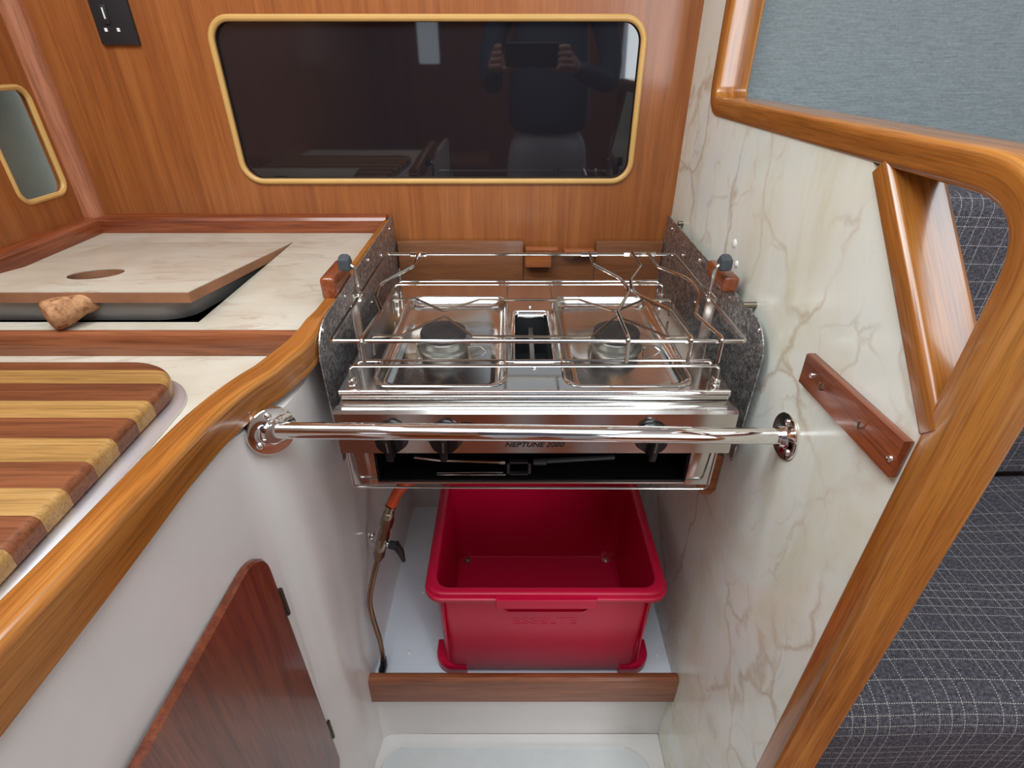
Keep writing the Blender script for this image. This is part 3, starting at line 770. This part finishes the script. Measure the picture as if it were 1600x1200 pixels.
# ------------------------------------------------------------------ PAN CLAMP FRAME above the cooker
HF = .2667; zf = zz(HF)
pf = thing('pan_holder', 'rectangular bright wire pan-holder frame with curved clamps over the cooker', 'pan holder', (.03, .68, zf))
loop = [(-.2, .8348), (-.2005, .5275), (.2580, .5270), (.2585, .8320)]
P4 = [Vector((x, y, zf)) for x, y in loop]; pts = []
for i in range(4):
    p, a, b_ = P4[i], (P4[i-1]-P4[i]).normalized(), (P4[(i+1) % 4]-P4[i]).normalized()
    for k in range(5):
        s = k/4; pts.append((1-s)**2*(p+a*.006)+2*s*(1-s)*p+s*s*(p+b_*.006))
obj('frame', tube(pts, .0023, 10, closed=True), 'wire', pf)
CL = [[(-.1486, .8350), (-.147, .7709), (-.1812, .6974), (-.1788, .6581), (-.1605, .6065), (-.1648, .5315)],
      [(.1224, .8345), (.1228, .7786), (.1528, .7182), (.1574, .6738), (.1287, .6027), (.1276, .5315)],
      [(.1902, .8340), (.1919, .7709), (.1655, .7121), (.1597, .6679), (.1953, .6075), (.1962, .5315)],
      [(.2155, .8340), (.2167, .7709), (.2495, .7182), (.2481, .6626), (.2226, .5975), (.2296, .5315)]]
for c in CL:
    w = [(x, y, zf+.0015) for x, y in c]; w[0] = (c[0][0], c[0][1], zf+.003)
    e = c[-1]
    w = [(c[0][0], c[0][1]+.0035, zf-.001)]+w[:-1]+[(e[0], e[1], zf+.0050), (e[0], .5225, zf+.0035), (e[0], .5225, zf-.024)]
    cl = obj('clamp', tube(fillet(w, [0, .003, .010, .06, .06, .020, .004, .003, 0, 0][:len(w)], 7), .0023, 8), 'wire', pf)
    obj('clamp_sleeve', tube([(c[0][0]-.0125, .8335, zf), (c[0][0]+.0125, .8335, zf)], .0040, 10), 'chrome', cl)
for s, x in ((-1, -.2003), (1, .2583)):
    y = .657
    arm = obj('arm', tube(fillet([(x, y, zf-.002), (x, y, zz(.228)), (x+s*.010, y, zz(.221))], .005, 6), .0030, 10), 'wire', pf)
    obj('joint', lathe([(0, -.008), (.004, -.007), (.0046, -.002), (.003, 0), (.0046, .002), (.004, .007), (0, .008)], (x, y, zf), (0, 1, .3), 12), 'chrome', arm)
    kb = lathe([(.004, 0), (.0085, .001), (.0105, .004), (.0105, .011), (.0085, .0145), (0, .0148)], (x+s*.0035, y, zz(.222)), (s, 0, 0), 20)
    ax = Vector((x+s*.0035, y, zz(.222)))
    for v in kb.verts:
        d = v.co-ax; rr_ = math.hypot(d.y, d.z)
        if rr_ > .007:
            a = math.atan2(d.z, d.y); f = 1+.10*math.cos(5*a); v.co.y = ax.y+d.y*f; v.co.z = ax.z+d.z*f
    obj('knob', kb, 'knob_grey', arm)

# ------------------------------------------------------------------ CHROME CRASH BAR
cb_ = thing('crash_bar', 'polished chrome grab bar spanning the front of the cooker', 'grab bar', (.03, .465, zz(.35)))
L0, R0 = Vector((-.2490, .4600, zz(.3385))), Vector((.302, .478, zz(.3600)))
obj('bar', tube([L0, R0], .0093, 28), 'chrome', cb_)
def flange(c, n, r, spin):
    c = Vector(c); n = Vector(n).normalized()
    f = obj('flange', lathe([(r, -.004 if n.x > 0 else 0), (r, .0012), (r-.0008, .0020), (.016, .0024), (.0125, .0042), (.0108, .009), (0, .009)], c, n, 40), 'chrome', cb_)
    s = n.cross(Vector((0, 0, 1))).normalized(); u = s.cross(n)
    for k in range(3):
        a = R(spin+120*k); p = c+n*.0022+(s*math.cos(a)+u*math.sin(a))*r*.72
        obj('screw', screw_head(p, n, .0038), 'chrome', f)
flange((-.2560, .4600, zz(.3395)), (.70, -.70, .12), .0265, 90)
flange((.3045, .478, zz(.3600)), (-1, 0, 0), .0270, 90)

# ------------------------------------------------------------------ RED CRATE
cr = thing('crate', 'empty crimson plastic storage crate standing on the white shelf under the cooker', 'crate', (.056, .72, zz(1.005)))
X0, X1, Y0, Y1 = -.1465, .2605, .562, .862
zr = zz(.748); zb = zz(.994)
rg = []
def ringc(ins, z, r=.032): return [(x, y, z) for x, y in rr2(X0+ins, X1-ins, Y0+ins, Y1-ins, max(.006, r-ins*.4), 8)]
rg = [ringc(.026, zb), ringc(.021, zb+.006), ringc(.0165, zz(.80)), ringc(.0160, zr-.018), ringc(.0010, zr-.018), ringc(.0, zr-.017), ringc(0, zr-.0098), ringc(.0010, zr-.0090), ringc(.0038, zr-.0085), ringc(.0038, zr-.0015), ringc(.0050, zr),
      ringc(.0165, zr), ringc(.0185, zr-.0012), ringc(.0195, zr-.006), ringc(.0225, zz(.80)), ringc(.0275, zz(.968)), ringc(.034, zz(.9715))]
shell = loft(rg, True, True)
obj('shell', shell, 'crate', cr, smooth=50)
# rim rebate under the top edge
h0, h1 = -.026, .139
obj('handle', prism([(h0, zr-.004), (h1, zr-.004), (h1, zr-.026), (h0, zr-.026)], 'xz', Y0-.005, Y0+.004, .001, 1), 'crate', cr)
hl = prism([(h0+.001, zr-.026), (h0+.001, zr-.034), (h0+.018, zr-.050), (h1-.018, zr-.050), (h1-.001, zr-.034), (h1-.001, zr-.026), (h1-.005, zr-.026), (h1-.005, zr-.033), (h1-.020, zr-.046), (h0+.020, zr-.046), (h0+.005, zr-.033), (h0+.005, zr-.026)], 'xz', Y0+.004, Y0+.0185, .0008, 1)
obj('handle_recess', hl, 'crate', cr)
for x in (X0+.030, X1-.030): obj('corner_rib', bx(x-.0015, x+.0015, Y0+.0135, Y0+.022, zz(.955), zr-.02, .0005), 'crate', cr)
for sx in (0, 1):
    for sy in (0, 1):
        xa, xb = (X0+.002, X0+.062) if sx == 0 else (X1-.060, X1-.000)
        ya, yb = (Y0+.020, Y0+.075) if sy == 0 else (Y1-.060, Y1-.002)
        rad = [.003]*4; rad[{(1, 1): 0, (0, 1): 1, (0, 0): 2, (1, 0): 3}[(sx, sy)]] = .030
        xb2 = xb
        fr_ = [[(x, y, z) for x, y in rr2(xa+i, xb2-i, ya+i, yb-i, [max(.002, q-i) for q in rad], 6)] for z, i in ((zz(1.0048), .003), (zz(1.003), .001), (zz(.978), 0), (zz(.976), .0015))]
        obj('foot', loft(fr_), 'crate', cr, smooth=50)
em = text_bm('ESSELTE', .0270, Matrix.Translation((.056, Y0+.0178, zz(.838))) @ Matrix.Rotation(R(90), 4, 'X') @ Matrix.Scale(1.2, 4, (1, 0, 0)), .0009, 0, .0005)
obj('embossed_lettering', em, 'crate', cr, smooth=0)
for k, x in enumerate((-.101, .2125)):
    bt = lathe([(.0085, 0), (.0085, .0012), (.0050, .0016), (.0050, .004), (.0042, .0046), (0, .005)], (x, .826, zz(.9715)), (0, 0, 1), 20)
    tag(obj('bolt', bt, 'brass' if k == 0 else 'steel_soft', loc=(x, .826, zz(.9715))),
        ('dull brass' if k == 0 else 'grey steel') + ' bolt with washer on the crate bottom ' + ('towards the gas tap' if k == 0 else 'towards the marble wall'), 'bolt')

# ------------------------------------------------------------------ TEAK SHELF FIDDLE
ss = [(.548, zz(1.037)), (.548, zz(.976)), (.5495, zz(.970)), (.554, zz(.9665)), (.560, zz(.9665)), (.565, zz(.970)), (.565, zz(1.037))]
tag(obj('shelf_fiddle', prism(ss, 'yz', -.272, .3150-.0105, .0008, 1), 'strip_wood', loc=(.02, .556, zz(1.0))), 'straight brown teak fiddle bar across the front of the low shelf', 'fiddle')

# ------------------------------------------------------------------ GAS TAP, HOSE and PIPE
gp = thing('gas_tap', 'gas tap with orange hose above and brown copper pipe below on the white wall', 'gas tap', (-.23, .60, zz(.74)))
hs = spline([(-.075, .70, zz(.520)), (-.110, .68, zz(.545)), (-.150, .655, zz(.568)), (-.178, .635, zz(.584)), (-.1915, .622, zz(.606))], 7)
obj('hose', tube(hs, .0085, 14), 'hose', gp)
tdir = (Vector((-.2260, .614, zz(.722)))-Vector((-.1915, .622, zz(.604)))).normalized()
o0 = Vector((-.1915, .622, zz(.604)))
obj('hose_tail', lathe([(.0088, 0), (.0092, .004), (.0075, .006), (.0075, .014), (.0092, .016), (.0097, .024), (.0080, .027)], o0, tdir, 20), 'brass', gp)
tb = lathe([(.0090, .026), (.0105, .028), (.0105, .046), (.0085, .048), (.0085, .058), (.0098, .060), (.0098, .072)], o0, tdir, 6)
lathe([(.0085, .070), (.0095, .074), (.0110, .086), (.0088, .096), (.0078, .100)], o0, tdir, 20, bm=tb)
lathe([(.0095, .098), (.0095, .114), (.0070, .117), (.0070, .122)], o0, tdir, 6, bm=tb)
obj('valve_body', tb, 'brass', gp)
vc = o0+tdir*.084
hd = Vector((.93, -.30, .1)).normalized()
stem = obj('valve_stem', lathe([(.0042, .006), (.0042, .020), (0, .020)], vc, hd, 14), 'chrome', gp)
obj('tap_handle', tube([vc+hd*.016, vc+hd*.030], .0075, 14, bm=tube([vc+hd*.025+Vector((0, 0, .004)), vc+hd*.029+Vector((.004, 0, -.014)), vc+hd*.031+Vector((.006, -.002, -.033))], [.0072, .0062, .0032], 10)), 'blackrubber', stem)
obj('wall_clip', lathe([(.0075, 0), (.0075, .002), (.0045, .0045), (.0045, .008), (0, .009)], (-.2495, .662, zz(.712)), (1, -.1, 0), 16, bm=tube([(-.249, .655, zz(.716)), (-.236, .635, zz(.712)), vc], .0042, 8)), 'chrome', gp)
pe = o0+tdir*.119
pp = spline([pe, (-.2375, .604, zz(.760)), (-.2455, .592, zz(.800)), (-.2440, .587, zz(.845)), (-.2395, .585, zz(.900)), (-.2400, .585, zz(.950)), (-.2420, .586, zz(.985))], 6)
obj('pipe', tube(pp, .0046, 12), 'copper', gp)
obj('pipe_sleeve', tube([(-.2405, .586, zz(.958)), (-.2420, .586, zz(.978)), (-.2470, .584, zz(.996))], [.0058, .0068, .0072], 12), 'blackrubber', gp)

# ------------------------------------------------------------------ BULKHEAD TRIM (varnished loop) and diagonal moulding
def trim_sec(w, h, r, n=4):
    s = []
    for cx, cy, a0 in ((w-r, h-r, 0), (-w+r, h-r, 90), (-w+r, -h+r, 180), (w-r, -h+r, 270)):
        for q in range(n+1):
            a = R(a0+90*q/n); s.append((cx+r*math.cos(a), cy+r*math.sin(a)))
    return s
xm = .3265
tp = [(xm, .917, 1.96), (xm, .917, zz(.0625)), (xm, .3075, zz(.0625)), (xm, .3075, .0)]
tp = fillet(tp, [0, .032, .062, 0], 12)
# insert points so the straight runs carry the grain
def resample(pts, d):
    out = [Vector(pts[0])]
    for a, b in zip(pts, pts[1:]):
        a, b = Vector(a), Vector(b); n = max(1, int((b-a).length/d))
        for k in range(1, n+1): out.append(a.lerp(b, k/n))
    return out
tp = resample(tp, .05)
bt = sweep_uv('bulkhead_trim', tp, lambda t: trim_sec(.0135, .0245, .006), 'teak_uv', None, (1, 0, 0), loc=(xm, .3, .6))
tag(bt, 'thick varnished teak capping that loops round the marble bulkhead as post and rail', 'trim')
dg0, dg1 = Vector((.3250, .472, zz(.080))), Vector((.3250, .3165, zz(.2355)))
dn = Vector((0, -1, 1)).normalized()
dp = resample([dg0+dn*.0043, dg1+dn*.0043], .03)
dm = sweep_uv('diagonal_moulding', dp, lambda t: trim_sec(.0112, .0240, .0065), 'teak_uv', None, (1, 0, 0), loc=(.325, .4, zz(.15)))
tag(dm, 'slanting varnished teak moulding between the rail and the post', 'moulding')

# ------------------------------------------------------------------ SETTEE
st = thing('settee', 'saloon settee upholstered in charcoal check tweed beyond the marble bulkhead', 'settee', (.9, .5, .2))
def cushion(name, prof, x0, x1):
    """closed profile in yz extruded along x; UV in metres along x and the profile"""
    b = bmesh.new(); uvl = b.loops.layers.uv.new('UVMap')
    nx = 24; rows = []
    for i in range(nx+1):
        x = x0+(x1-x0)*i/nx
        e = min(i, nx-i)/nx; sh = 1.0
        rows.append([b.verts.new((x, y+.003*math.sin(x*17+z*9), z+.003*math.sin(x*13+y*11))) for y, z in prof])
    m = len(prof); s = [0]
    for k in range(m): s.append(s[-1]+math.dist(prof[k], prof[(k+1) % m]))
    for i in range(nx):
        xa, xb = x0+(x1-x0)*i/nx, x0+(x1-x0)*(i+1)/nx
        for k in range(m):
            f = b.faces.new((rows[i][k], rows[i][(k+1) % m], rows[i+1][(k+1) % m], rows[i+1][k]))
            for l, uv in zip(f.loops, ((xa, s[k]), (xa, s[k+1]), (xb, s[k+1]), (xb, s[k]))): l[uvl].uv = uv
    b.faces.new(rows[0][::-1]); b.faces.new(rows[-1])
    return obj(name, b, 'tweed', st, smooth=70)
cushion('seat_cushion', rr2(.318, .735, zz(.81), zz(.635), [.02, .045, .03, .02], 6), .352, 1.88)
cushion('backrest_cushion', rr2(.715, .82, zz(.630), zz(.150), [.02, .025, .02, .02], 6), .352, 1.88)
obj('settee_base', bx(.352, 1.88, .345, .82, 0.0, zz(.812), .003), 'teak_x', st)

# ------------------------------------------------------------------ HOOK RAIL on the marble wall
hr = thing('hook_rail', 'short red teak strip with two little hooks screwed to the marble wall', 'hook rail', (.30, .40, zz(.267)))
obj('strip', prism([(.322, zz(.283)), (.4745, zz(.2865)), (.4755, zz(.2545)), (.473, zz(.2525)), (.322, zz(.2475))], 'yz', .2965, .3048, .0012, 2), 'teak_red_y', hr)
for y in (.4555, .3270): obj('screw', screw_head((.2965, y, zz(.268)), (-1, 0, 0), .0030), 'chrome', hr)
for y, h in ((.4330, .2665), (.3680, .2640)):
    obj('hook', tube(fillet([(.2965, y, zz(h+.004)), (.2930, y, zz(h+.004)), (.2915, y-.001, zz(h-.004))], .0015, 3), .0011, 8), 'brass', hr)

# ------------------------------------------------------------------ SMALL THINGS ON THE WALLS
def stud(x0, x1, y, h, label):
    t = lathe([(.0038, 0), (.0038, x1-x0), (0, x1-x0)], (x1, y, zz(h)), (-1, 0, 0), 14)
    for k in range(int((x1-x0)/.0016)): lathe([(.0041, -.0003), (.0041, .0003)], (x1-.001-k*.0016, y, zz(h)), (-1, 0, 0), 14, bm=t)
    tag(obj('stud', t, 'brass', loc=(x1, y, zz(h))), label, 'stud')
stud(.2955, .306, .962, .252, 'threaded stud in the marble wall near the wooden bulkhead')
stud(.2890, .306, .622, .264, 'threaded stud in the marble wall by the curved end of the splash plate')
def wcap(y, h, r, label):
    c = lathe([(r, 0), (r, .001), (r*.7, .0022), (0, .0026)], (.3052, y, zz(h)), (-1, 0, 0), 18)
    tag(obj('screw_cap', c, 'whiteplastic', loc=(.305, y, zz(h))), label, 'screw cap')
wcap(.725, .217, .0058, 'larger white plastic screw cap on the marble wall, upper of two')
wcap(.704, .239, .0045, 'smaller white plastic screw cap on the marble wall by the grey knob')
# block holding the gimbal at the foot of the cooker
tag(obj('wooden_block', prism([(.262, zz(.470)), (.287, zz(.470)), (.3045, zz(.492)), (.3045, zz(.558)), (.300, zz(.566)), (.287, zz(.566)), (.279, zz(.555)), (.262, zz(.52))][:0] or
    [(.272, zz(.470)), (.3045, zz(.490)), (.3045, zz(.553)), (.298, zz(.562)), (.286, zz(.562)), (.276, zz(.548))], 'xz', .60, .64, .0012, 1), 'teak_x', loc=(.29, .62, zz(.52))),
    'orange teak block on the marble wall below the corner of the cooker', 'block')

# socket
so = thing('power_socket', 'black power socket with a white switch mark on the wooden bulkhead', 'socket', (-.64, 1.04, zz(-.06)))
obj('plate', bx(-.6695, -.6085, 1.0335, 1.0400, zz(-.0180), zz(-.165), .0012), 'socket', so)
obj('switch', bx(-.6535, -.6435, 1.0310, 1.0340, zz(-.046), zz(-.072), .0012), 'socket', so)
obj('switch_mark', bx(-.6495, -.6475, 1.0300, 1.0312, zz(-.053), zz(-.068)), 'whiteplastic', so)
for x in (-.6545, -.6345): obj('pin_slot', bx(x-.0022, x+.0022, 1.0325, 1.0338, zz(-.036), zz(-.041)), 'whiteplastic', so)

# ------------------------------------------------------------------ WHAT STANDS BEHIND THE PHOTOGRAPHER (seen in the dark pane)
tb_ = thing('saloon_table', 'brown wooden table behind the photographer, mirrored in the dark pane', 'table', (-.35, -.9, .75))
obj('tabletop', bx(-.62, -.12, -1.15, -.75, .74, .765, .006), 'teak_x', tb_)
obj('leg', bx(-.40, -.34, -.98, -.92, 0, .74, .006), 'teak_x', tb_)
# PHOTOGRAPHER
pn = thing('person', 'person in navy jersey and grey trousers taking the picture, mirrored in the dark pane', 'person', (.15, -.34, 0))
def skinmesh(name, chains, mat, parent, sub=2):
    """chains: lists of (point, radius); the chains after the first start on a point of an earlier one"""
    me = bpy.data.meshes.new(name); pts = []; rad = []; ed = []; key = {}
    for ch in chains:
        prev = None
        for p, r in ch:
            k = tuple(round(c, 4) for c in p)
            if k not in key: key[k] = len(pts); pts.append(Vector(p)); rad.append(r)
            if prev is not None: ed.append((prev, key[k]))
            prev = key[k]
    off = root_loc(parent); me.from_pydata([p-off for p in pts], ed, [])
    o = bpy.data.objects.new(name, me); COL.objects.link(o)
    md = o.modifiers.new('skin', 'SKIN'); md.use_smooth_shade = True
    for i, sv in enumerate(me.skin_vertices[0].data):
        r = rad[i]; sv.radius = (r, r) if isinstance(r, (int, float)) else r; sv.use_root = (i == 0)
    sb = o.modifiers.new('sub', 'SUBSURF'); sb.levels = sub; sb.render_levels = sub
    dg = bpy.context.evaluated_depsgraph_get(); m2 = bpy.data.meshes.new_from_object(o.evaluated_get(dg)); bpy.data.objects.remove(o)
    for p in m2.polygons: p.use_smooth = True
    m2.materials.clear(); m2.materials.append(M[mat])
    q = bpy.data.objects.new(name, m2); COL.objects.link(q); q.parent = parent; return q
bxc, byc = .15, -.36
sh = 1.42
torso = [((bxc, byc, .93), (.175, .125)), ((bxc, byc, 1.0), (.178, .130)), ((bxc, byc-.005, 1.10), (.180, .14)), ((bxc, byc-.005, 1.22), (.165, .115)), ((bxc, byc-.01, 1.34), (.155, .10)), ((bxc, byc-.01, sh), (.10, .075)), ((bxc, byc, sh+.07), .058)]
arms = []
WR = {-1: Vector((-.062, -.095, 1.175)), 1: Vector((.232, -.095, 1.175))}
for s_ in (-1, 1):
    w = WR[s_]
    arms.append([((bxc, byc-.01, sh), (.10, .075)), ((bxc+s_*.150, byc-.01, sh-.01), .062), ((bxc+s_*.205, byc, sh-.09), .055), ((bxc+s_*.235, byc+.03, 1.21), .047), ((bxc+s_*.225, byc+.07, 1.12), .045), (tuple(w.lerp(Vector((bxc+s_*.225, byc+.07, 1.12)), .5)), .037), (tuple(w), .031)])
skinmesh('jersey', [torso]+arms, 'jersey', pn)
legs = [[((bxc, byc, 1.00), (.150, .108)), ((bxc, byc, .90), (.155, .11)), ((bxc-.085, byc, .80), (.095, .100)), ((bxc-.095, byc+.01, .62), .085), ((bxc-.10, byc+.015, .47), .060), ((bxc-.105, byc, .28), .052), ((bxc-.11, byc, .07), .050)],
        [((bxc, byc, .90), (.155, .11)), ((bxc+.085, byc, .80), (.095, .100)), ((bxc+.095, byc+.01, .62), .085), ((bxc+.10, byc+.015, .47), .060), ((bxc+.105, byc, .28), .052), ((bxc+.11, byc, .07), .050)]]
skinmesh('trousers', legs, 'trousers', pn)
for s_ in (-1, 1):
    x = bxc+s_*.11
    skinmesh('shoe', [[((x, byc-.05, .045), .040), ((x+s_*.005, byc+.03, .045), .042), ((x+s_*.012, byc+.12, .038), .040), ((x+s_*.014, byc+.18, .032), .028)]], 'blackrubber', pn)
# head bent towards the phone
hz_ = sh+.20
hd_ = bmesh.new(); bmesh.ops.create_uvsphere(hd_, u_segments=40, v_segments=28, radius=1)
for v in hd_.verts:
    x, y, z = v.co
    w = .076*(1-.22*max(0, -z)**1.5); d = .098*(1-.16*max(0, -z))
    yy = y*d; zz_ = z*.118
    if y > 0:
        fx = abs(x*w)
        nose = math.exp(-(fx/.011)**2)*math.exp(-((zz_+.018)/.020)**2)*.024+math.exp(-(fx/.007)**2)*math.exp(-((zz_-.004)/.022)**2)*.010
        eye = -math.exp(-((fx-.030)/.014)**2)*math.exp(-((zz_-.010)/.010)**2)*.009
        lip = math.exp(-(fx/.022)**2)*(math.exp(-((zz_+.052)/.005)**2)+math.exp(-((zz_+.063)/.005)**2))*.005
        chin = math.exp(-(fx/.022)**2)*math.exp(-((zz_+.095)/.016)**2)*.010
        brow = math.exp(-((zz_-.028)/.009)**2)*math.exp(-(fx/.05)**2)*.004
        yy += nose+eye+lip+chin+brow
    v.co = (x*w, yy, zz_)
RH = Matrix.Rotation(R(-24), 3, 'X'); hc = Vector((bxc, byc+.03, hz_))
bmesh.ops.transform(hd_, matrix=Matrix.Translation(hc) @ RH.to_4x4(), verts=hd_.verts[:])
for s_ in (-1, 1):
    e = lathe([(0, 0), (.010, .002), (.017, .006), (.019, .010), (.014, .011), (.006, .008), (0, .008)], hc+RH @ Vector((s_*.070, -.008, -.004)), RH @ Vector((s_, -.45, 0)), 16)
    for v in e.verts: v.co.z = hc.z+(v.co.z-hc.z)*1.6
    merge(hd_, e)
head = obj('head', hd_, 'skin', pn, smooth=180, calc=False)
hb_ = bmesh.new(); bmesh.ops.create_uvsphere(hb_, u_segments=36, v_segments=24, radius=1)
dl = [v for v in hb_.verts if (v.co.y > .25 and v.co.z < .62) or v.co.z < -.35 or (v.co.z < .1 and v.co.y > -.15)]
bmesh.ops.delete(hb_, geom=dl, context='VERTS')
for v in hb_.verts:
    x, y, z = v.co; f = 1+.02*math.sin(x*40+z*30)
    v.co = (x*.081*f, y*.104*f-.003, z*.124*f)
bmesh.ops.transform(hb_, matrix=Matrix.Translation(hc) @ RH.to_4x4(), verts=hb_.verts[:])
obj('hair', hb_, 'hair', head, smooth=180)
for s_ in (-1, 1):
    for r_, dy_, mt_ in ((.0110, .0765, 'whiteplastic'), (.0050, .0835, 'ink')):
        eb = bmesh.new(); bmesh.ops.create_uvsphere(eb, u_segments=14, v_segments=10, radius=r_)
        bmesh.ops.translate(eb, verts=eb.verts[:], vec=hc+RH @ Vector((s_*.030, dy_, .010)))
        obj('eye' if mt_ == 'whiteplastic' else 'pupil', eb, mt_, head, smooth=180)
obj('mouth', bx(0, 0, 0, 0, 0, 0) if False else tube([hc+RH @ Vector((x, .0985-.10*x*x*60*.1, -.0575)) for x in (-.022, -.012, 0, .012, .022)], [.001, .0028, .0032, .0028, .001], 8), plain('lips', (.38, .13, .10), .5), head)
# hands closing on the phone from both ends
def hand(s_, end):
    w = WR[s_]; ex = end
    palm = Vector((ex+s_*.020, -.055, 1.205))
    ch = [[(tuple(w), .027), (tuple(w.lerp(palm, .5)), (.030, .022)), (tuple(palm), (.034, .018))]]
    for k, (dx, L_) in enumerate(((-.004, .92), (.004, 1.0), (.010, .95), (.014, .78))):
        base = palm+Vector((s_*dx, .012, .030-k*.018)); L_ *= .030
        b1 = base+Vector((s_*.010, .022, .004))
        b2 = Vector((ex+s_*(.010), -.002+.004, b1.z+.002))+Vector((0, .006, 0))
        b3 = Vector((ex-s_*(L_*.45), .0075, b1.z-.001)) if s_ > 0 else Vector((ex+s_*.004, .0035, b1.z+.003))
        ch.append([(tuple(palm), (.034, .018)), (tuple(base), .0105), (tuple(b1), .0092), (tuple(b2), .0085), (tuple(b3), .0070)])
    t1 = palm+Vector((-s_*.018, .008, -.030))
    ch.append([(tuple(palm), (.034, .018)), (tuple(t1), .0125), (tuple(t1+Vector((-s_*.020, .006, -.002))), .0105), (tuple(t1+Vector((-s_*.040, .012, .008))), .0085)])
    return skinmesh('hand', ch, 'skin', pn)
hand(-1, -.030); hand(1, .165)
ph = bx(-.022, .156, -.0175, -.0095, -.040, .042, .003, 3)
bmesh.ops.rotate(ph, verts=ph.verts[:], cent=(0, 0, 0), matrix=Matrix.Rotation(R(-31.4), 3, 'X'))
bmesh.ops.translate(ph, verts=ph.verts[:], vec=(0, 0, CZ))
tag(obj('phone', ph, 'phone', loc=(.06, -.01, CZ)), 'black phone held up by the person mirrored in the dark pane', 'phone')
